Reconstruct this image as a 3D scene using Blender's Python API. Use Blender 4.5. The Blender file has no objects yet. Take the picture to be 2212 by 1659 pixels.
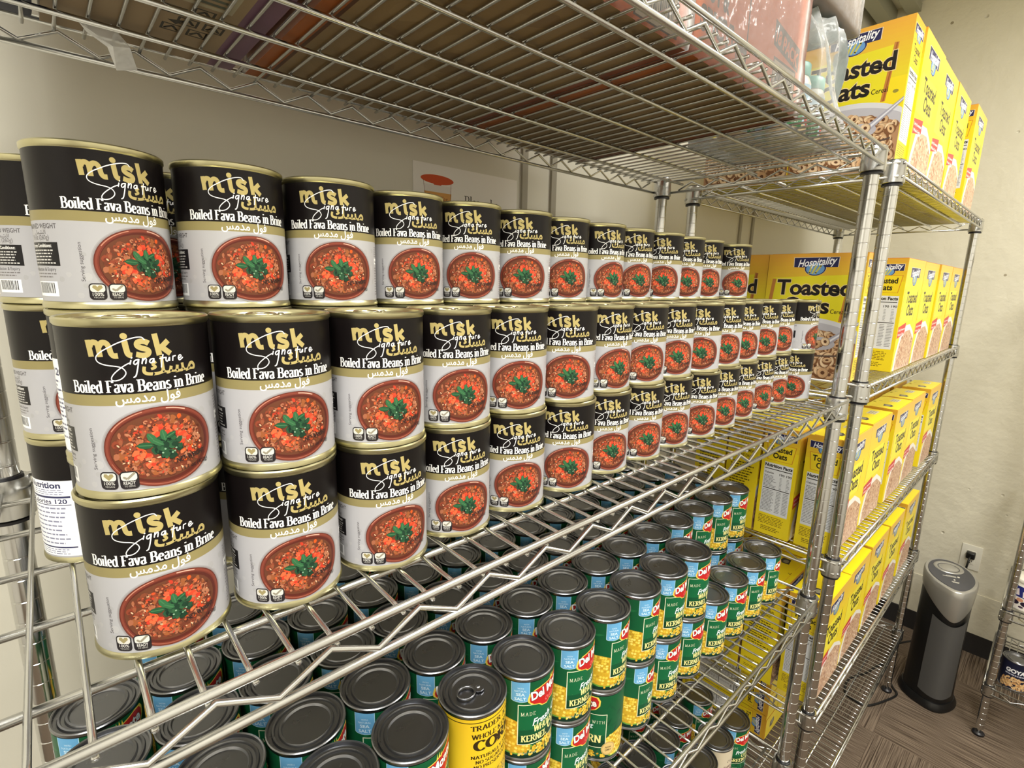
import bpy, bmesh, math, random
from mathutils import Vector, Matrix
from mathutils.geometry import tessellate_polygon

PI = math.pi
SC = bpy.context.scene
COL = SC.collection

# ------------------------------------------------------------------ camera
CAM = (-1.1409, -0.2907, 1.6952)
YAW, PITCH, ROLL = 0.7418, 0.1989, 0.0218
fwd = Vector((math.sin(YAW) * math.cos(PITCH), math.cos(YAW) * math.cos(PITCH), -math.sin(PITCH)))
r0 = Vector((math.cos(YAW), -math.sin(YAW), 0))
u0 = r0.cross(fwd)
rgt = r0 * math.cos(ROLL) + u0 * math.sin(ROLL)
upv = u0 * math.cos(ROLL) - r0 * math.sin(ROLL)
cd = bpy.data.cameras.new('camera')
cam = bpy.data.objects.new('camera', cd)
COL.objects.link(cam)
M = Matrix(((rgt.x, upv.x, -fwd.x), (rgt.y, upv.y, -fwd.y), (rgt.z, upv.z, -fwd.z)))
cam.matrix_world = Matrix.Translation(CAM) @ M.to_4x4()
cd.sensor_fit = 'HORIZONTAL'
cd.sensor_width = 36
cd.lens = 1100.4 / 2212 * 36
cd.clip_start = 0.02
cd.clip_end = 50
SC.camera = cam

# ------------------------------------------------------------------ world, light, exposure
w = bpy.data.worlds.new('world')
SC.world = w
w.use_nodes = True
w.node_tree.nodes['Background'].inputs[0].default_value = (1.0, 0.98, 0.94, 1)
w.node_tree.nodes['Background'].inputs[1].default_value = 0.05
SC.view_settings.view_transform = 'Standard'
SC.view_settings.look = 'None'
SC.view_settings.gamma = 1
SC.view_settings.exposure = 0.0
SC.view_settings.use_curve_mapping = False
CEIL = 2.97
LIGHTS = [(-1.6, -0.75), (0.55, -1.0)]
for (lx, ly), pw in zip(LIGHTS, (58, 48)):
    ld = bpy.data.lights.new('troffer_light', 'AREA')
    ld.shape = 'RECTANGLE'
    ld.size, ld.size_y = 1.1, 0.5
    ld.energy = pw
    ld.color = (1.0, 0.985, 0.93)
    lo = bpy.data.objects.new('troffer_light', ld)
    COL.objects.link(lo)
    lo.location = (lx, ly, CEIL - 0.035)

# ------------------------------------------------------------------ materials
def lin(c):
    return tuple((x / 255 / 12.92 if x / 255 <= 0.04045 else ((x / 255 + 0.055) / 1.055) ** 2.4) for x in c)

def mat(name, rgb=None, rough=0.5, metal=0.0, spec=0.5, **kw):
    m = bpy.data.materials.new(name)
    m.use_nodes = True
    b = m.node_tree.nodes['Principled BSDF']
    if rgb:
        b.inputs['Base Color'].default_value = (*lin(rgb), 1)
    b.inputs['Roughness'].default_value = rough
    b.inputs['Metallic'].default_value = metal
    b.inputs['Specular IOR Level'].default_value = spec
    for k, v in kw.items():
        b.inputs[k.replace('_', ' ')].default_value = v
    return m

def nd(m, t, **kw):
    n = m.node_tree.nodes.new(t)
    for k, v in kw.items():
        setattr(n, k, v)
    return n

def lk(m, a, b):
    m.node_tree.links.new(a, b)

def noise_rough(m, scale, lo, hi, coord='Object'):
    tc = nd(m, 'ShaderNodeTexCoord')
    n = nd(m, 'ShaderNodeTexNoise')
    n.inputs['Scale'].default_value = scale
    n.inputs['Detail'].default_value = 4
    mr = nd(m, 'ShaderNodeMapRange')
    mr.inputs[3].default_value = lo
    mr.inputs[4].default_value = hi
    lk(m, tc.outputs[coord], n.inputs['Vector'])
    lk(m, n.outputs['Fac'], mr.inputs[0])
    lk(m, mr.outputs[0], m.node_tree.nodes['Principled BSDF'].inputs['Roughness'])
    return n, tc

def bump(m, src, strength, dist):
    b = nd(m, 'ShaderNodeBump')
    b.inputs['Strength'].default_value = strength
    b.inputs['Distance'].default_value = dist
    lk(m, src, b.inputs['Height'])
    lk(m, b.outputs[0], m.node_tree.nodes['Principled BSDF'].inputs['Normal'])
    return b

MT = {}
MT['chrome'] = mat('chrome_wire', (205, 205, 203), 0.25, 1.0)
MT['post'] = mat('chrome_post', (206, 206, 205), 0.15, 1.0)
MT['collar'] = mat('chrome_collar', (192, 192, 190), 0.26, 1.0)
MT['ring'] = mat('black_plastic_ring', (22, 21, 26), 0.4)
MT['gold'] = mat('gold_lacquered_tin', (190, 184, 146), 0.3, 1.0)
noise_rough(MT['gold'], 60, 0.26, 0.38)
MT['steel'] = mat('tinplate', (140, 141, 145), 0.27, 1.0)
noise_rough(MT['steel'], 50, 0.22, 0.36)
MT['print'] = mat('printed_paper', None, 0.36, 0, 0.2)
MT['carton'] = mat('printed_carton', None, 0.32, 0, 0.35)
for k in ('print', 'carton'):
    a = nd(MT[k], 'ShaderNodeAttribute', attribute_name='Col')
    lk(MT[k], a.outputs['Color'], MT[k].node_tree.nodes['Principled BSDF'].inputs['Base Color'])
MT['black'] = mat('black_plastic', (16, 16, 17), 0.35)
MT['silver'] = mat('silver_plastic', (176, 174, 168), 0.3, 0.6)
MT['slate'] = mat('slate_plastic', (72, 72, 76), 0.38)
MT['mesh_grey'] = mat('grey_grille', (74, 73, 72), 0.6)
MT['white_plastic'] = mat('white_plastic', (226, 222, 208), 0.4)
MT['dark_hole'] = mat('dark_slot', (30, 28, 27), 0.6)
MT['kraft'] = mat('kraft_board', (128, 104, 70), 0.7)
MT['navy'] = mat('navy_board', (40, 46, 74), 0.5)
MT['purple'] = mat('mauve_wrap', (120, 84, 100), 0.4)
MT['mint'] = mat('mint_plastic', (146, 204, 190), 0.4)
MT['packbrown'] = mat('brown_pack', (150, 128, 106), 0.5)
MT['orange'] = mat('orange_board', (196, 100, 44), 0.45)
MT['light'] = mat('lamp_diffuser', (255, 250, 235), 0.5)
b = MT['light'].node_tree.nodes['Principled BSDF']
b.inputs['Emission Color'].default_value = (1.0, 0.985, 0.93, 1)
b.inputs['Emission Strength'].default_value = 6.0

def clear(name, tint, alpha, rough):
    """thin clear film: mostly see-through with a sharp gloss"""
    m = bpy.data.materials.new(name)
    m.use_nodes = True
    nt = m.node_tree
    nt.nodes.remove(nt.nodes['Principled BSDF'])
    t = nd(m, 'ShaderNodeBsdfTransparent')
    t.inputs[0].default_value = (*tint, 1)
    g = nd(m, 'ShaderNodeBsdfPrincipled')
    g.inputs['Base Color'].default_value = (0.85, 0.85, 0.85, 1)
    g.inputs['Roughness'].default_value = rough
    tc = nd(m, 'ShaderNodeTexCoord')
    n = nd(m, 'ShaderNodeTexNoise')
    n.inputs['Scale'].default_value = 28
    n.inputs['Detail'].default_value = 3
    bp = nd(m, 'ShaderNodeBump')
    bp.inputs['Strength'].default_value = 0.7
    bp.inputs['Distance'].default_value = 0.01
    lk(m, tc.outputs['Object'], n.inputs['Vector'])
    lk(m, n.outputs['Fac'], bp.inputs['Height'])
    lk(m, bp.outputs[0], g.inputs['Normal'])
    mx = nd(m, 'ShaderNodeMixShader')
    fr = nd(m, 'ShaderNodeFresnel')
    fr.inputs['IOR'].default_value = 1.4
    ad = nd(m, 'ShaderNodeMath', operation='ADD')
    ad.inputs[1].default_value = alpha
    ad.use_clamp = True
    lk(m, fr.outputs[0], ad.inputs[0])
    lk(m, ad.outputs[0], mx.inputs[0])
    lk(m, t.outputs[0], mx.inputs[1])
    lk(m, g.outputs[0], mx.inputs[2])
    lk(m, mx.outputs[0], nt.nodes['Material Output'].inputs[0])
    return m
MT['film'] = clear('clear_shrink_film', (0.96, 0.96, 0.96), 0.06, 0.12)
MT['bag'] = clear('cloudy_plastic_bag', (0.93, 0.93, 0.93), 0.16, 0.2)

# walls: painted plaster with soft texture and little knocks
def wall_mat(name, rgb, bumpy, chips):
    m = mat(name, rgb, 0.6, 0, 0.3)
    tc = nd(m, 'ShaderNodeTexCoord')
    n = nd(m, 'ShaderNodeTexNoise')
    n.inputs['Scale'].default_value = 14
    n.inputs['Detail'].default_value = 8
    lk(m, tc.outputs['Object'], n.inputs['Vector'])
    src = n.outputs['Fac']
    if chips:
        v = nd(m, 'ShaderNodeTexVoronoi')
        v.inputs['Scale'].default_value = 11
        lk(m, tc.outputs['Object'], v.inputs['Vector'])
        mr = nd(m, 'ShaderNodeMapRange')
        mr.inputs[1].default_value = 0.02
        mr.inputs[2].default_value = 0.085
        lk(m, v.outputs['Distance'], mr.inputs[0])
        ad = nd(m, 'ShaderNodeMath', operation='ADD')
        lk(m, n.outputs['Fac'], ad.inputs[0])
        lk(m, mr.outputs[0], ad.inputs[1])
        src = ad.outputs[0]
        v2 = nd(m, 'ShaderNodeTexVoronoi')
        v2.inputs['Scale'].default_value = 7.5
        lk(m, tc.outputs['Object'], v2.inputs['Vector'])
        pit = nd(m, 'ShaderNodeMath', operation='LESS_THAN')
        pit.inputs[1].default_value = 0.045
        lk(m, v2.outputs['Distance'], pit.inputs[0])
        mc = nd(m, 'ShaderNodeMix', data_type='RGBA')
        mc.inputs[6].default_value = (*lin(rgb), 1)
        mc.inputs[7].default_value = (*lin((158, 148, 124)), 1)
        lk(m, pit.outputs[0], mc.inputs[0])
        lk(m, mc.outputs[2], m.node_tree.nodes['Principled BSDF'].inputs['Base Color'])
    bump(m, src, bumpy, 0.012)
    return m
MT['wall_back'] = wall_mat('painted_back_wall', (206, 202, 188), 0.12, False)
MT['wall_right'] = wall_mat('painted_concrete_wall', (216, 210, 190), 0.55, True)
MT['wall'] = wall_mat('painted_wall', (236, 233, 224), 0.1, False)
MT['base'] = mat('dark_rubber_base', (38, 36, 36), 0.5)
MT['strip'] = mat('grey_strip', (148, 142, 126), 0.5)
MT['channel'] = mat('ceiling_channel', (150, 148, 128), 0.5)
MT['tbar'] = mat('ceiling_tbar', (206, 202, 186), 0.5)
# ceiling tile
m = MT['ceiling'] = mat('ceiling_tile', (236, 233, 220), 0.9, 0, 0.1)
tc = nd(m, 'ShaderNodeTexCoord'); n = nd(m, 'ShaderNodeTexNoise'); n.inputs['Scale'].default_value = 90
lk(m, tc.outputs['Object'], n.inputs['Vector']); bump(m, n.outputs['Fac'], 0.4, 0.004)
# carpet tiles: ribbed stripes, direction turned on every other tile
m = MT['carpet'] = mat('carpet_tile', (110, 95, 80), 0.95, 0, 0.05)
tc = nd(m, 'ShaderNodeTexCoord')
sep = nd(m, 'ShaderNodeSeparateXYZ')
lk(m, tc.outputs['Object'], sep.inputs[0])
ck = nd(m, 'ShaderNodeTexChecker'); ck.inputs['Scale'].default_value = 1.64
mp = nd(m, 'ShaderNodeMapping'); mp.inputs['Location'].default_value = (0.16, 0.02, 0.5)
lk(m, tc.outputs['Object'], mp.inputs[0]); lk(m, mp.outputs[0], ck.inputs['Vector'])
def stripe(scale):
    wv = nd(m, 'ShaderNodeTexNoise'); wv.inputs['Scale'].default_value = 1.0; wv.inputs['Detail'].default_value = 3
    mpp = nd(m, 'ShaderNodeMapping'); mpp.inputs['Scale'].default_value = scale
    lk(m, tc.outputs['Object'], mpp.inputs[0]); lk(m, mpp.outputs[0], wv.inputs['Vector'])
    return wv
s1, s2 = stripe((5, 330, 1)), stripe((330, 5, 1))
mx = nd(m, 'ShaderNodeMix', data_type='FLOAT')
lk(m, ck.outputs['Fac'], mx.inputs[0]); lk(m, s1.outputs['Fac'], mx.inputs[2]); lk(m, s2.outputs['Fac'], mx.inputs[3])
cr = nd(m, 'ShaderNodeValToRGB')
cr.color_ramp.elements[0].position = 0.36; cr.color_ramp.elements[0].color = (*lin((66, 55, 46)), 1)
cr.color_ramp.elements[1].position = 0.64; cr.color_ramp.elements[1].color = (*lin((134, 118, 102)), 1)
lk(m, mx.outputs[0], cr.inputs[0])
lk(m, cr.outputs[0], m.node_tree.nodes['Principled BSDF'].inputs['Base Color'])
bump(m, mx.outputs[0], 0.5, 0.004)

# ------------------------------------------------------------------ object helpers
def link(o, parent=None):
    COL.objects.link(o)
    if parent is not None:
        o.parent = parent
    return o

def thing(name, label, cat, loc=(0, 0, 0), rz=0.0, group=None):
    o = bpy.data.objects.new(name, None)
    o.empty_display_size = 0.02
    COL.objects.link(o)
    o.location = loc
    o.rotation_euler = (0, 0, rz)
    tag(o, label, cat, group)
    return o

def tag(o, label, cat, group=None):
    o['label'] = label
    o['category'] = cat
    if group:
        o['group'] = group
    return o

def kids(o):
    return KID.get(o.name, [])
KID = {}

def mesh_obj(name, me, parent=None):
    o = bpy.data.objects.new(name, me)
    link(o, parent)
    if parent is not None:
        KID.setdefault(parent.name, []).append(o)
    return o

def dup(root, loc, rz, label, group=None):
    r = root.copy()
    COL.objects.link(r)
    r.location = loc
    r.rotation_euler = (0, 0, rz)
    r['label'] = label
    if group:
        r['group'] = group
    for ch in kids(root):
        c = ch.copy()
        COL.objects.link(c)
        c.parent = r
        KID.setdefault(r.name, []).append(c)
        for g in kids(ch):
            d = g.copy()
            COL.objects.link(d)
            d.parent = c
            KID.setdefault(c.name, []).append(d)
    return r

class MB:
    """collects plain geometry for ONE mesh"""
    def __init__(s):
        s.v, s.f, s.m, s.sm = [], [], [], []
        s.mats = []
    def mi(s, m):
        if m not in s.mats:
            s.mats.append(m)
        return s.mats.index(m)
    def add(s, vs, fs, m, smooth=False):
        o = len(s.v)
        s.v += [tuple(v) for v in vs]
        k = s.mi(m)
        for f in fs:
            s.f.append([i + o for i in f]); s.m.append(k); s.sm.append(smooth)
    def box(s, x0, x1, y0, y1, z0, z1, m, bev=0.0):
        if bev <= 0:
            vs = [(x, y, z) for x in (x0, x1) for y in (y0, y1) for z in (z0, z1)]
            fs = [(0, 1, 3, 2), (4, 6, 7, 5), (0, 4, 5, 1), (2, 3, 7, 6), (0, 2, 6, 4), (1, 5, 7, 3)]
            s.add(vs, fs, m)
            return
        bm = bmesh.new()
        bmesh.ops.create_cube(bm, size=1)
        for v in bm.verts:
            v.co = Vector(((x0 + x1) / 2 + v.co.x * (x1 - x0), (y0 + y1) / 2 + v.co.y * (y1 - y0), (z0 + z1) / 2 + v.co.z * (z1 - z0)))
        bmesh.ops.bevel(bm, geom=list(bm.edges), offset=bev, segments=2, affect='EDGES', profile=0.6)
        s.bm(bm, m, True)
    def bm(s, bm, m, smooth=False):
        bm.verts.index_update()
        s.add([v.co[:] for v in bm.verts], [[v.index for v in f.verts] for f in bm.faces], m, smooth)
        bm.free()
    def tube(s, pts, r, m, n=8, closed=False, smooth=True):
        pts = [Vector(p) for p in pts]
        N = len(pts)
        rings = []
        prev = None
        for i, p in enumerate(pts):
            if closed:
                t = (pts[(i + 1) % N] - pts[i - 1]).normalized()
            else:
                a = (pts[i] - pts[i - 1]).normalized() if i else None
                b2 = (pts[i + 1] - pts[i]).normalized() if i < N - 1 else None
                t = (a + b2).normalized() if a and b2 else (a or b2)
            if prev is None:
                up = Vector((0, 0, 1)) if abs(t.z) < 0.9 else Vector((1, 0, 0))
                nx = up.cross(t).normalized()
            else:
                nx = (prev - t * prev.dot(t)).normalized()
            prev = nx
            ny = t.cross(nx)
            rr = r[i] if isinstance(r, (list, tuple)) else r
            rings.append([p + (nx * math.cos(2 * PI * k / n) + ny * math.sin(2 * PI * k / n)) * rr for k in range(n)])
        vs = [q for g in rings for q in g]
        fs = []
        for i in range(N if closed else N - 1):
            a, b2 = i * n, ((i + 1) % N) * n
            for k in range(n):
                fs.append((a + k, a + (k + 1) % n, b2 + (k + 1) % n, b2 + k))
        if not closed:
            fs.append(tuple(range(n))[::-1]); fs.append(tuple((N - 1) * n + k for k in range(n)))
        s.add(vs, fs, m, smooth)
    def rod(s, a, b2, r, m, n=8):
        s.tube([a, b2], r, m, n)
    def lathe(s, prof, m, n=48, cx=0, cy=0, cap=True, smooth=True):
        vs, fs = [], []
        for r, z in prof:
            for k in range(n):
                vs.append((cx + r * math.cos(2 * PI * k / n), cy + r * math.sin(2 * PI * k / n), z))
        for i in range(len(prof) - 1):
            for k in range(n):
                a, b2 = i * n + k, i * n + (k + 1) % n
                fs.append((a, b2, b2 + n, a + n))
        if cap:
            fs.append(tuple(range(n))[::-1]); fs.append(tuple((len(prof) - 1) * n + k for k in range(n)))
        s.add(vs, fs, m, smooth)
    def mesh(s, name):
        me = bpy.data.meshes.new(name)
        me.from_pydata(s.v, [], s.f)
        for m in s.mats:
            me.materials.append(m)
        me.polygons.foreach_set('material_index', s.m)
        me.polygons.foreach_set('use_smooth', s.sm)
        me.update()
        return me
    def obj(s, name, parent=None, edge=None):
        me = s.mesh(name)
        if edge:
            me.set_sharp_from_angle(angle=math.radians(edge))
        return mesh_obj(name, me, parent)

def structure(name, mb):
    o = mb.obj(name)
    o['kind'] = 'structure'
    return o

ORD = ['first', 'second', 'third', 'fourth', 'fifth', 'sixth', 'seventh', 'eighth', 'ninth', 'tenth', 'eleventh', 'twelfth',
       'thirteenth', 'fourteenth', 'fifteenth', 'sixteenth']

# ------------------------------------------------------------------ printed artwork (real geometry: every mark is its own inked patch)
TXT = {}
def text_polys(s, bold=0.0):
    key = (s, bold)
    if key not in TXT:
        c = bpy.data.curves.new('lettering', 'FONT')
        c.body = s
        c.size = 1.0
        c.resolution_u = 3
        c.offset = bold
        o = bpy.data.objects.new('lettering', c)
        me = bpy.data.meshes.new_from_object(o)
        vs = [(v.co.x, v.co.y) for v in me.vertices]
        ps = [[vs[i] for i in p.vertices] for p in me.polygons]
        bpy.data.objects.remove(o)
        bpy.data.curves.remove(c)
        bpy.data.meshes.remove(me)
        x0 = min(v[0] for v in vs) if vs else 0
        x1 = max(v[0] for v in vs) if vs else 1
        TXT[key] = (ps, x0, x1)
    return TXT[key]

def arc(cx, cy, rx, ry, a0, a1, n=9):
    return [(cx + rx * math.cos(math.radians(a0 + (a1 - a0) * i / n)), cy + ry * math.sin(math.radians(a0 + (a1 - a0) * i / n))) for i in range(n + 1)]

# hand-drawn roman letters: (advance, pen strokes, serif bars (x, y, half width))
def cap_glyphs():
    G = {}
    G['A'] = (.74, [[(.08, 0), (.38, 1)], [(.38, 1), (.66, 0)], [(.18, .33), (.56, .33)]], [(.08, 0, .09), (.66, 0, .1)])
    G['B'] = (.68, [[(.14, 0), (.14, 1)], [(.14, .98), (.32, .98)] + arc(.34, .75, .18, .23, 90, -90) + [(.14, .52)], [(.34, .52)] + arc(.36, .27, .22, .25, 90, -90) + [(.14, .02)]], [(.11, 0, .09), (.11, 1, .09)])
    G['C'] = (.72, [arc(.42, .5, .32, .48, 48, 312, 16)], [(.64, .84, .02), (.64, .16, .02)])
    G['D'] = (.76, [[(.14, 0), (.14, 1)], [(.14, .98), (.3, .98)] + arc(.32, .5, .34, .48, 90, -90, 14) + [(.14, .02)]], [(.11, 0, .09), (.11, 1, .09)])
    G['E'] = (.64, [[(.14, 0), (.14, 1)], [(.14, .98), (.54, .98)], [(.14, .52), (.44, .52)], [(.14, .02), (.56, .02)], [(.54, .98), (.54, .84)], [(.56, .02), (.58, .18)]], [(.11, 0, .09), (.11, 1, .09)])
    G['F'] = (.6, [[(.14, 0), (.14, 1)], [(.14, .98), (.54, .98)], [(.14, .52), (.42, .52)], [(.54, .98), (.54, .82)]], [(.14, 0, .13), (.11, 1, .09)])
    G['G'] = (.78, [arc(.42, .5, .32, .48, 50, 300, 16), [(.66, .4), (.66, .06)]], [(.62, .42, .11)])
    G['H'] = (.8, [[(.14, 0), (.14, 1)], [(.66, 0), (.66, 1)], [(.14, .52), (.66, .52)]], [(.14, 0, .12), (.14, 1, .12), (.66, 0, .12), (.66, 1, .12)])
    G['I'] = (.36, [[(.18, 0), (.18, 1)]], [(.18, 0, .13), (.18, 1, .13)])
    G['J'] = (.46, [[(.3, 1), (.3, .18)] + arc(.18, .16, .12, .16, 0, -150, 6)], [(.3, 1, .13)])
    G['K'] = (.74, [[(.14, 0), (.14, 1)], [(.6, 1), (.16, .44)], [(.3, .6), (.62, 0)]], [(.14, 0, .12), (.14, 1, .12), (.6, 1, .1), (.64, 0, .1)])
    G['L'] = (.6, [[(.14, 0), (.14, 1)], [(.14, .02), (.54, .02)], [(.54, .02), (.56, .2)]], [(.11, 0, .09), (.14, 1, .13)])
    G['M'] = (.94, [[(.14, 0), (.16, 1)], [(.16, 1), (.46, .06)], [(.46, .06), (.76, 1)], [(.76, 1), (.8, 0)]], [(.14, 0, .1), (.12, 1, .09), (.8, 0, .12), (.8, 1, .09)])
    G['N'] = (.8, [[(.14, 0), (.14, 1)], [(.14, 1), (.64, 0)], [(.64, 0), (.64, 1)]], [(.14, 0, .1), (.1, 1, .08), (.64, 1, .1)])
    G['O'] = (.82, [arc(.41, .5, .32, .48, 0, 360, 22)], [])
    G['P'] = (.64, [[(.14, 0), (.14, 1)], [(.14, .98), (.32, .98)] + arc(.34, .73, .2, .25, 90, -90) + [(.14, .48)]], [(.14, 0, .13), (.11, 1, .09)])
    G['Q'] = (.82, [arc(.41, .5, .32, .48, 0, 360, 22), [(.42, .2), (.7, -.1)]], [])
    G['R'] = (.72, [[(.14, 0), (.14, 1)], [(.14, .98), (.32, .98)] + arc(.34, .75, .19, .23, 90, -90) + [(.14, .52)], [(.34, .52), (.62, .02)]], [(.14, 0, .12), (.11, 1, .09), (.66, 0, .07)])
    G['S'] = (.6, [arc(.3, .75, .2, .23, 40, 260, 10)[:-1] + arc(.3, .26, .22, .25, 90, -150, 12)], [])
    G['T'] = (.68, [[(.34, 0), (.34, 1)], [(.06, .98), (.62, .98)], [(.06, .98), (.05, .8)], [(.62, .98), (.63, .8)]], [(.34, 0, .13)])
    G['U'] = (.78, [[(.14, 1), (.14, .3)] + arc(.39, .3, .25, .28, 180, 360, 10) + [(.64, 1)]], [(.14, 1, .12), (.64, 1, .1)])
    G['V'] = (.74, [[(.08, 1), (.37, 0)], [(.37, 0), (.66, 1)]], [(.08, 1, .1), (.66, 1, .09)])
    G['W'] = (1.06, [[(.08, 1), (.31, 0)], [(.31, 0), (.53, .92)], [(.53, .92), (.75, 0)], [(.75, 0), (.98, 1)]], [(.08, 1, .1), (.53, 1, .08), (.98, 1, .09)])
    G['X'] = (.74, [[(.1, 1), (.64, 0)], [(.62, 1), (.1, 0)]], [(.1, 1, .1), (.62, 1, .09), (.1, 0, .09), (.64, 0, .1)])
    G['Y'] = (.7, [[(.06, 1), (.35, .46)], [(.64, 1), (.35, .46)], [(.35, .46), (.35, 0)]], [(.06, 1, .1), (.64, 1, .09), (.35, 0, .12)])
    x = .68
    G['a'] = (.54, [arc(.25, x - .17, .16, .16, 150, 20, 7) + [(.4, .12), (.47, .02)], arc(.24, .17, .15, .17, 75, 330, 12), [(.28, .36), (.4, .42)]], [])
    G['b'] = (.58, [[(.13, 0), (.13, 1.02)], arc(.31, x / 2, .19, x / 2 - .01, 150, -150, 14)], [(.09, 1.02, .07)])
    G['d'] = (.6, [[(.45, 0), (.45, 1.02)], arc(.27, x / 2, .19, x / 2 - .01, 35, 330, 14)], [(.41, 1.02, .07), (.48, 0, .05)])
    G['e'] = (.5, [[(.08, .37), (.44, .37)] + arc(.26, x / 2, .18, x / 2 - .01, 8, 310, 16)], [])
    G['f'] = (.36, [[(.16, 0), (.16, .84)] + arc(.29, .84, .13, .18, 180, 50, 6), [(.05, x - .02), (.32, x - .02)]], [(.16, 0, .11)])
    G['i'] = (.3, [[(.15, 0), (.15, x)], [(.15, .9), (.15, .99)]], [(.15, 0, .11), (.11, x, .07)])
    G['l'] = (.3, [[(.15, 0), (.15, 1.02)]], [(.15, 0, .11), (.11, 1.02, .07)])
    G['m'] = (.9, [[(.14, 0), (.14, x)], arc(.29, x - .2, .15, .19, 170, 0, 8) + [(.44, 0)], arc(.59, x - .2, .15, .19, 170, 0, 8) + [(.74, 0)]], [(.14, 0, .1), (.1, x, .07), (.44, 0, .1), (.74, 0, .1)])
    G['n'] = (.6, [[(.14, 0), (.14, x)], arc(.3, x - .2, .16, .19, 170, 0, 8) + [(.46, 0)]], [(.14, 0, .1), (.1, x, .07), (.46, 0, .1)])
    G['o'] = (.54, [arc(.27, x / 2, .19, x / 2 - .01, 0, 360, 18)], [])
    G['r'] = (.44, [[(.14, 0), (.14, x)], arc(.3, x - .2, .16, .19, 165, 60, 5)], [(.14, 0, .11), (.1, x, .07), (.37, x - .06, .035)])
    G['s'] = (.44, [arc(.22, x - .17, .14, .16, 40, 250, 9)[:-1] + arc(.22, .17, .16, .16, 90, -150, 9)], [])
    G['t'] = (.36, [[(.16, .86), (.16, .12)] + arc(.27, .12, .11, .11, 180, 290, 5), [(.04, x - .02), (.32, x - .02)]], [])
    G['u'] = (.6, [[(.13, x), (.13, .18)] + arc(.28, .18, .15, .17, 180, 340, 8), [(.45, 0), (.45, x)]], [(.09, x, .07), (.41, x, .07), (.49, 0, .05)])
    G['v'] = (.52, [[(.07, x), (.26, 0)], [(.26, 0), (.45, x)]], [(.07, x, .09), (.45, x, .08)])
    G["'"] = (.2, [[(.1, 1), (.08, .78)]], [])
    G['.'] = (.22, [[(.1, .02), (.1, .1)]], [])
    G[' '] = (.3, [], [])
    return G
GLY = cap_glyphs()

def nib_ribbon(pts, thick, thin, out, rnd=False):
    """pen stroke: heavy where it runs upright, fine where it runs level"""
    segs = []
    for i in range(len(pts) - 1):
        (x0, y0), (x1, y1) = pts[i], pts[i + 1]
        dx, dy = x1 - x0, y1 - y0
        L = math.hypot(dx, dy)
        if L < 1e-9:
            continue
        nx, ny = -dy / L, dx / L
        h = math.hypot(thick * nx, thin * ny) / 2
        segs.append((x0, y0, x1, y1, nx * h, ny * h, h))
    prev = None
    for k, (x0, y0, x1, y1, a, b2, h) in enumerate(segs):
        A = (x0 + a, y0 + b2); B = (x0 - a, y0 - b2); Cc = (x1 - a, y1 - b2); D = (x1 + a, y1 + b2)
        if prev:                                     # joint with the stroke before
            A2, B2 = prev
            A, B = A2, B2
        if k < len(segs) - 1:
            x2, y2, x3, y3, a3, b3, h3 = segs[k + 1]
            if a * a3 + b2 * b3 > 0.3 * h * h3:
                D = ((D[0] + x2 + a3) / 2, (D[1] + y2 + b3) / 2); Cc = ((Cc[0] + x2 - a3) / 2, (Cc[1] + y2 - b3) / 2)
                prev = (D, Cc)
            else:
                prev = None
        else:
            prev = None
        out.append([A, B, Cc, D])
    if rnd and segs:
        for (x, y, h) in ((segs[0][0], segs[0][1], segs[0][6]), (segs[-1][2], segs[-1][3], segs[-1][6])):
            out.append([(x + h * math.cos(2 * PI * k / 8), y + h * math.sin(2 * PI * k / 8)) for k in range(8)])

def area2(p):
    return sum(p[i - 1][0] * p[i][1] - p[i][0] * p[i - 1][1] for i in range(len(p)))

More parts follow.
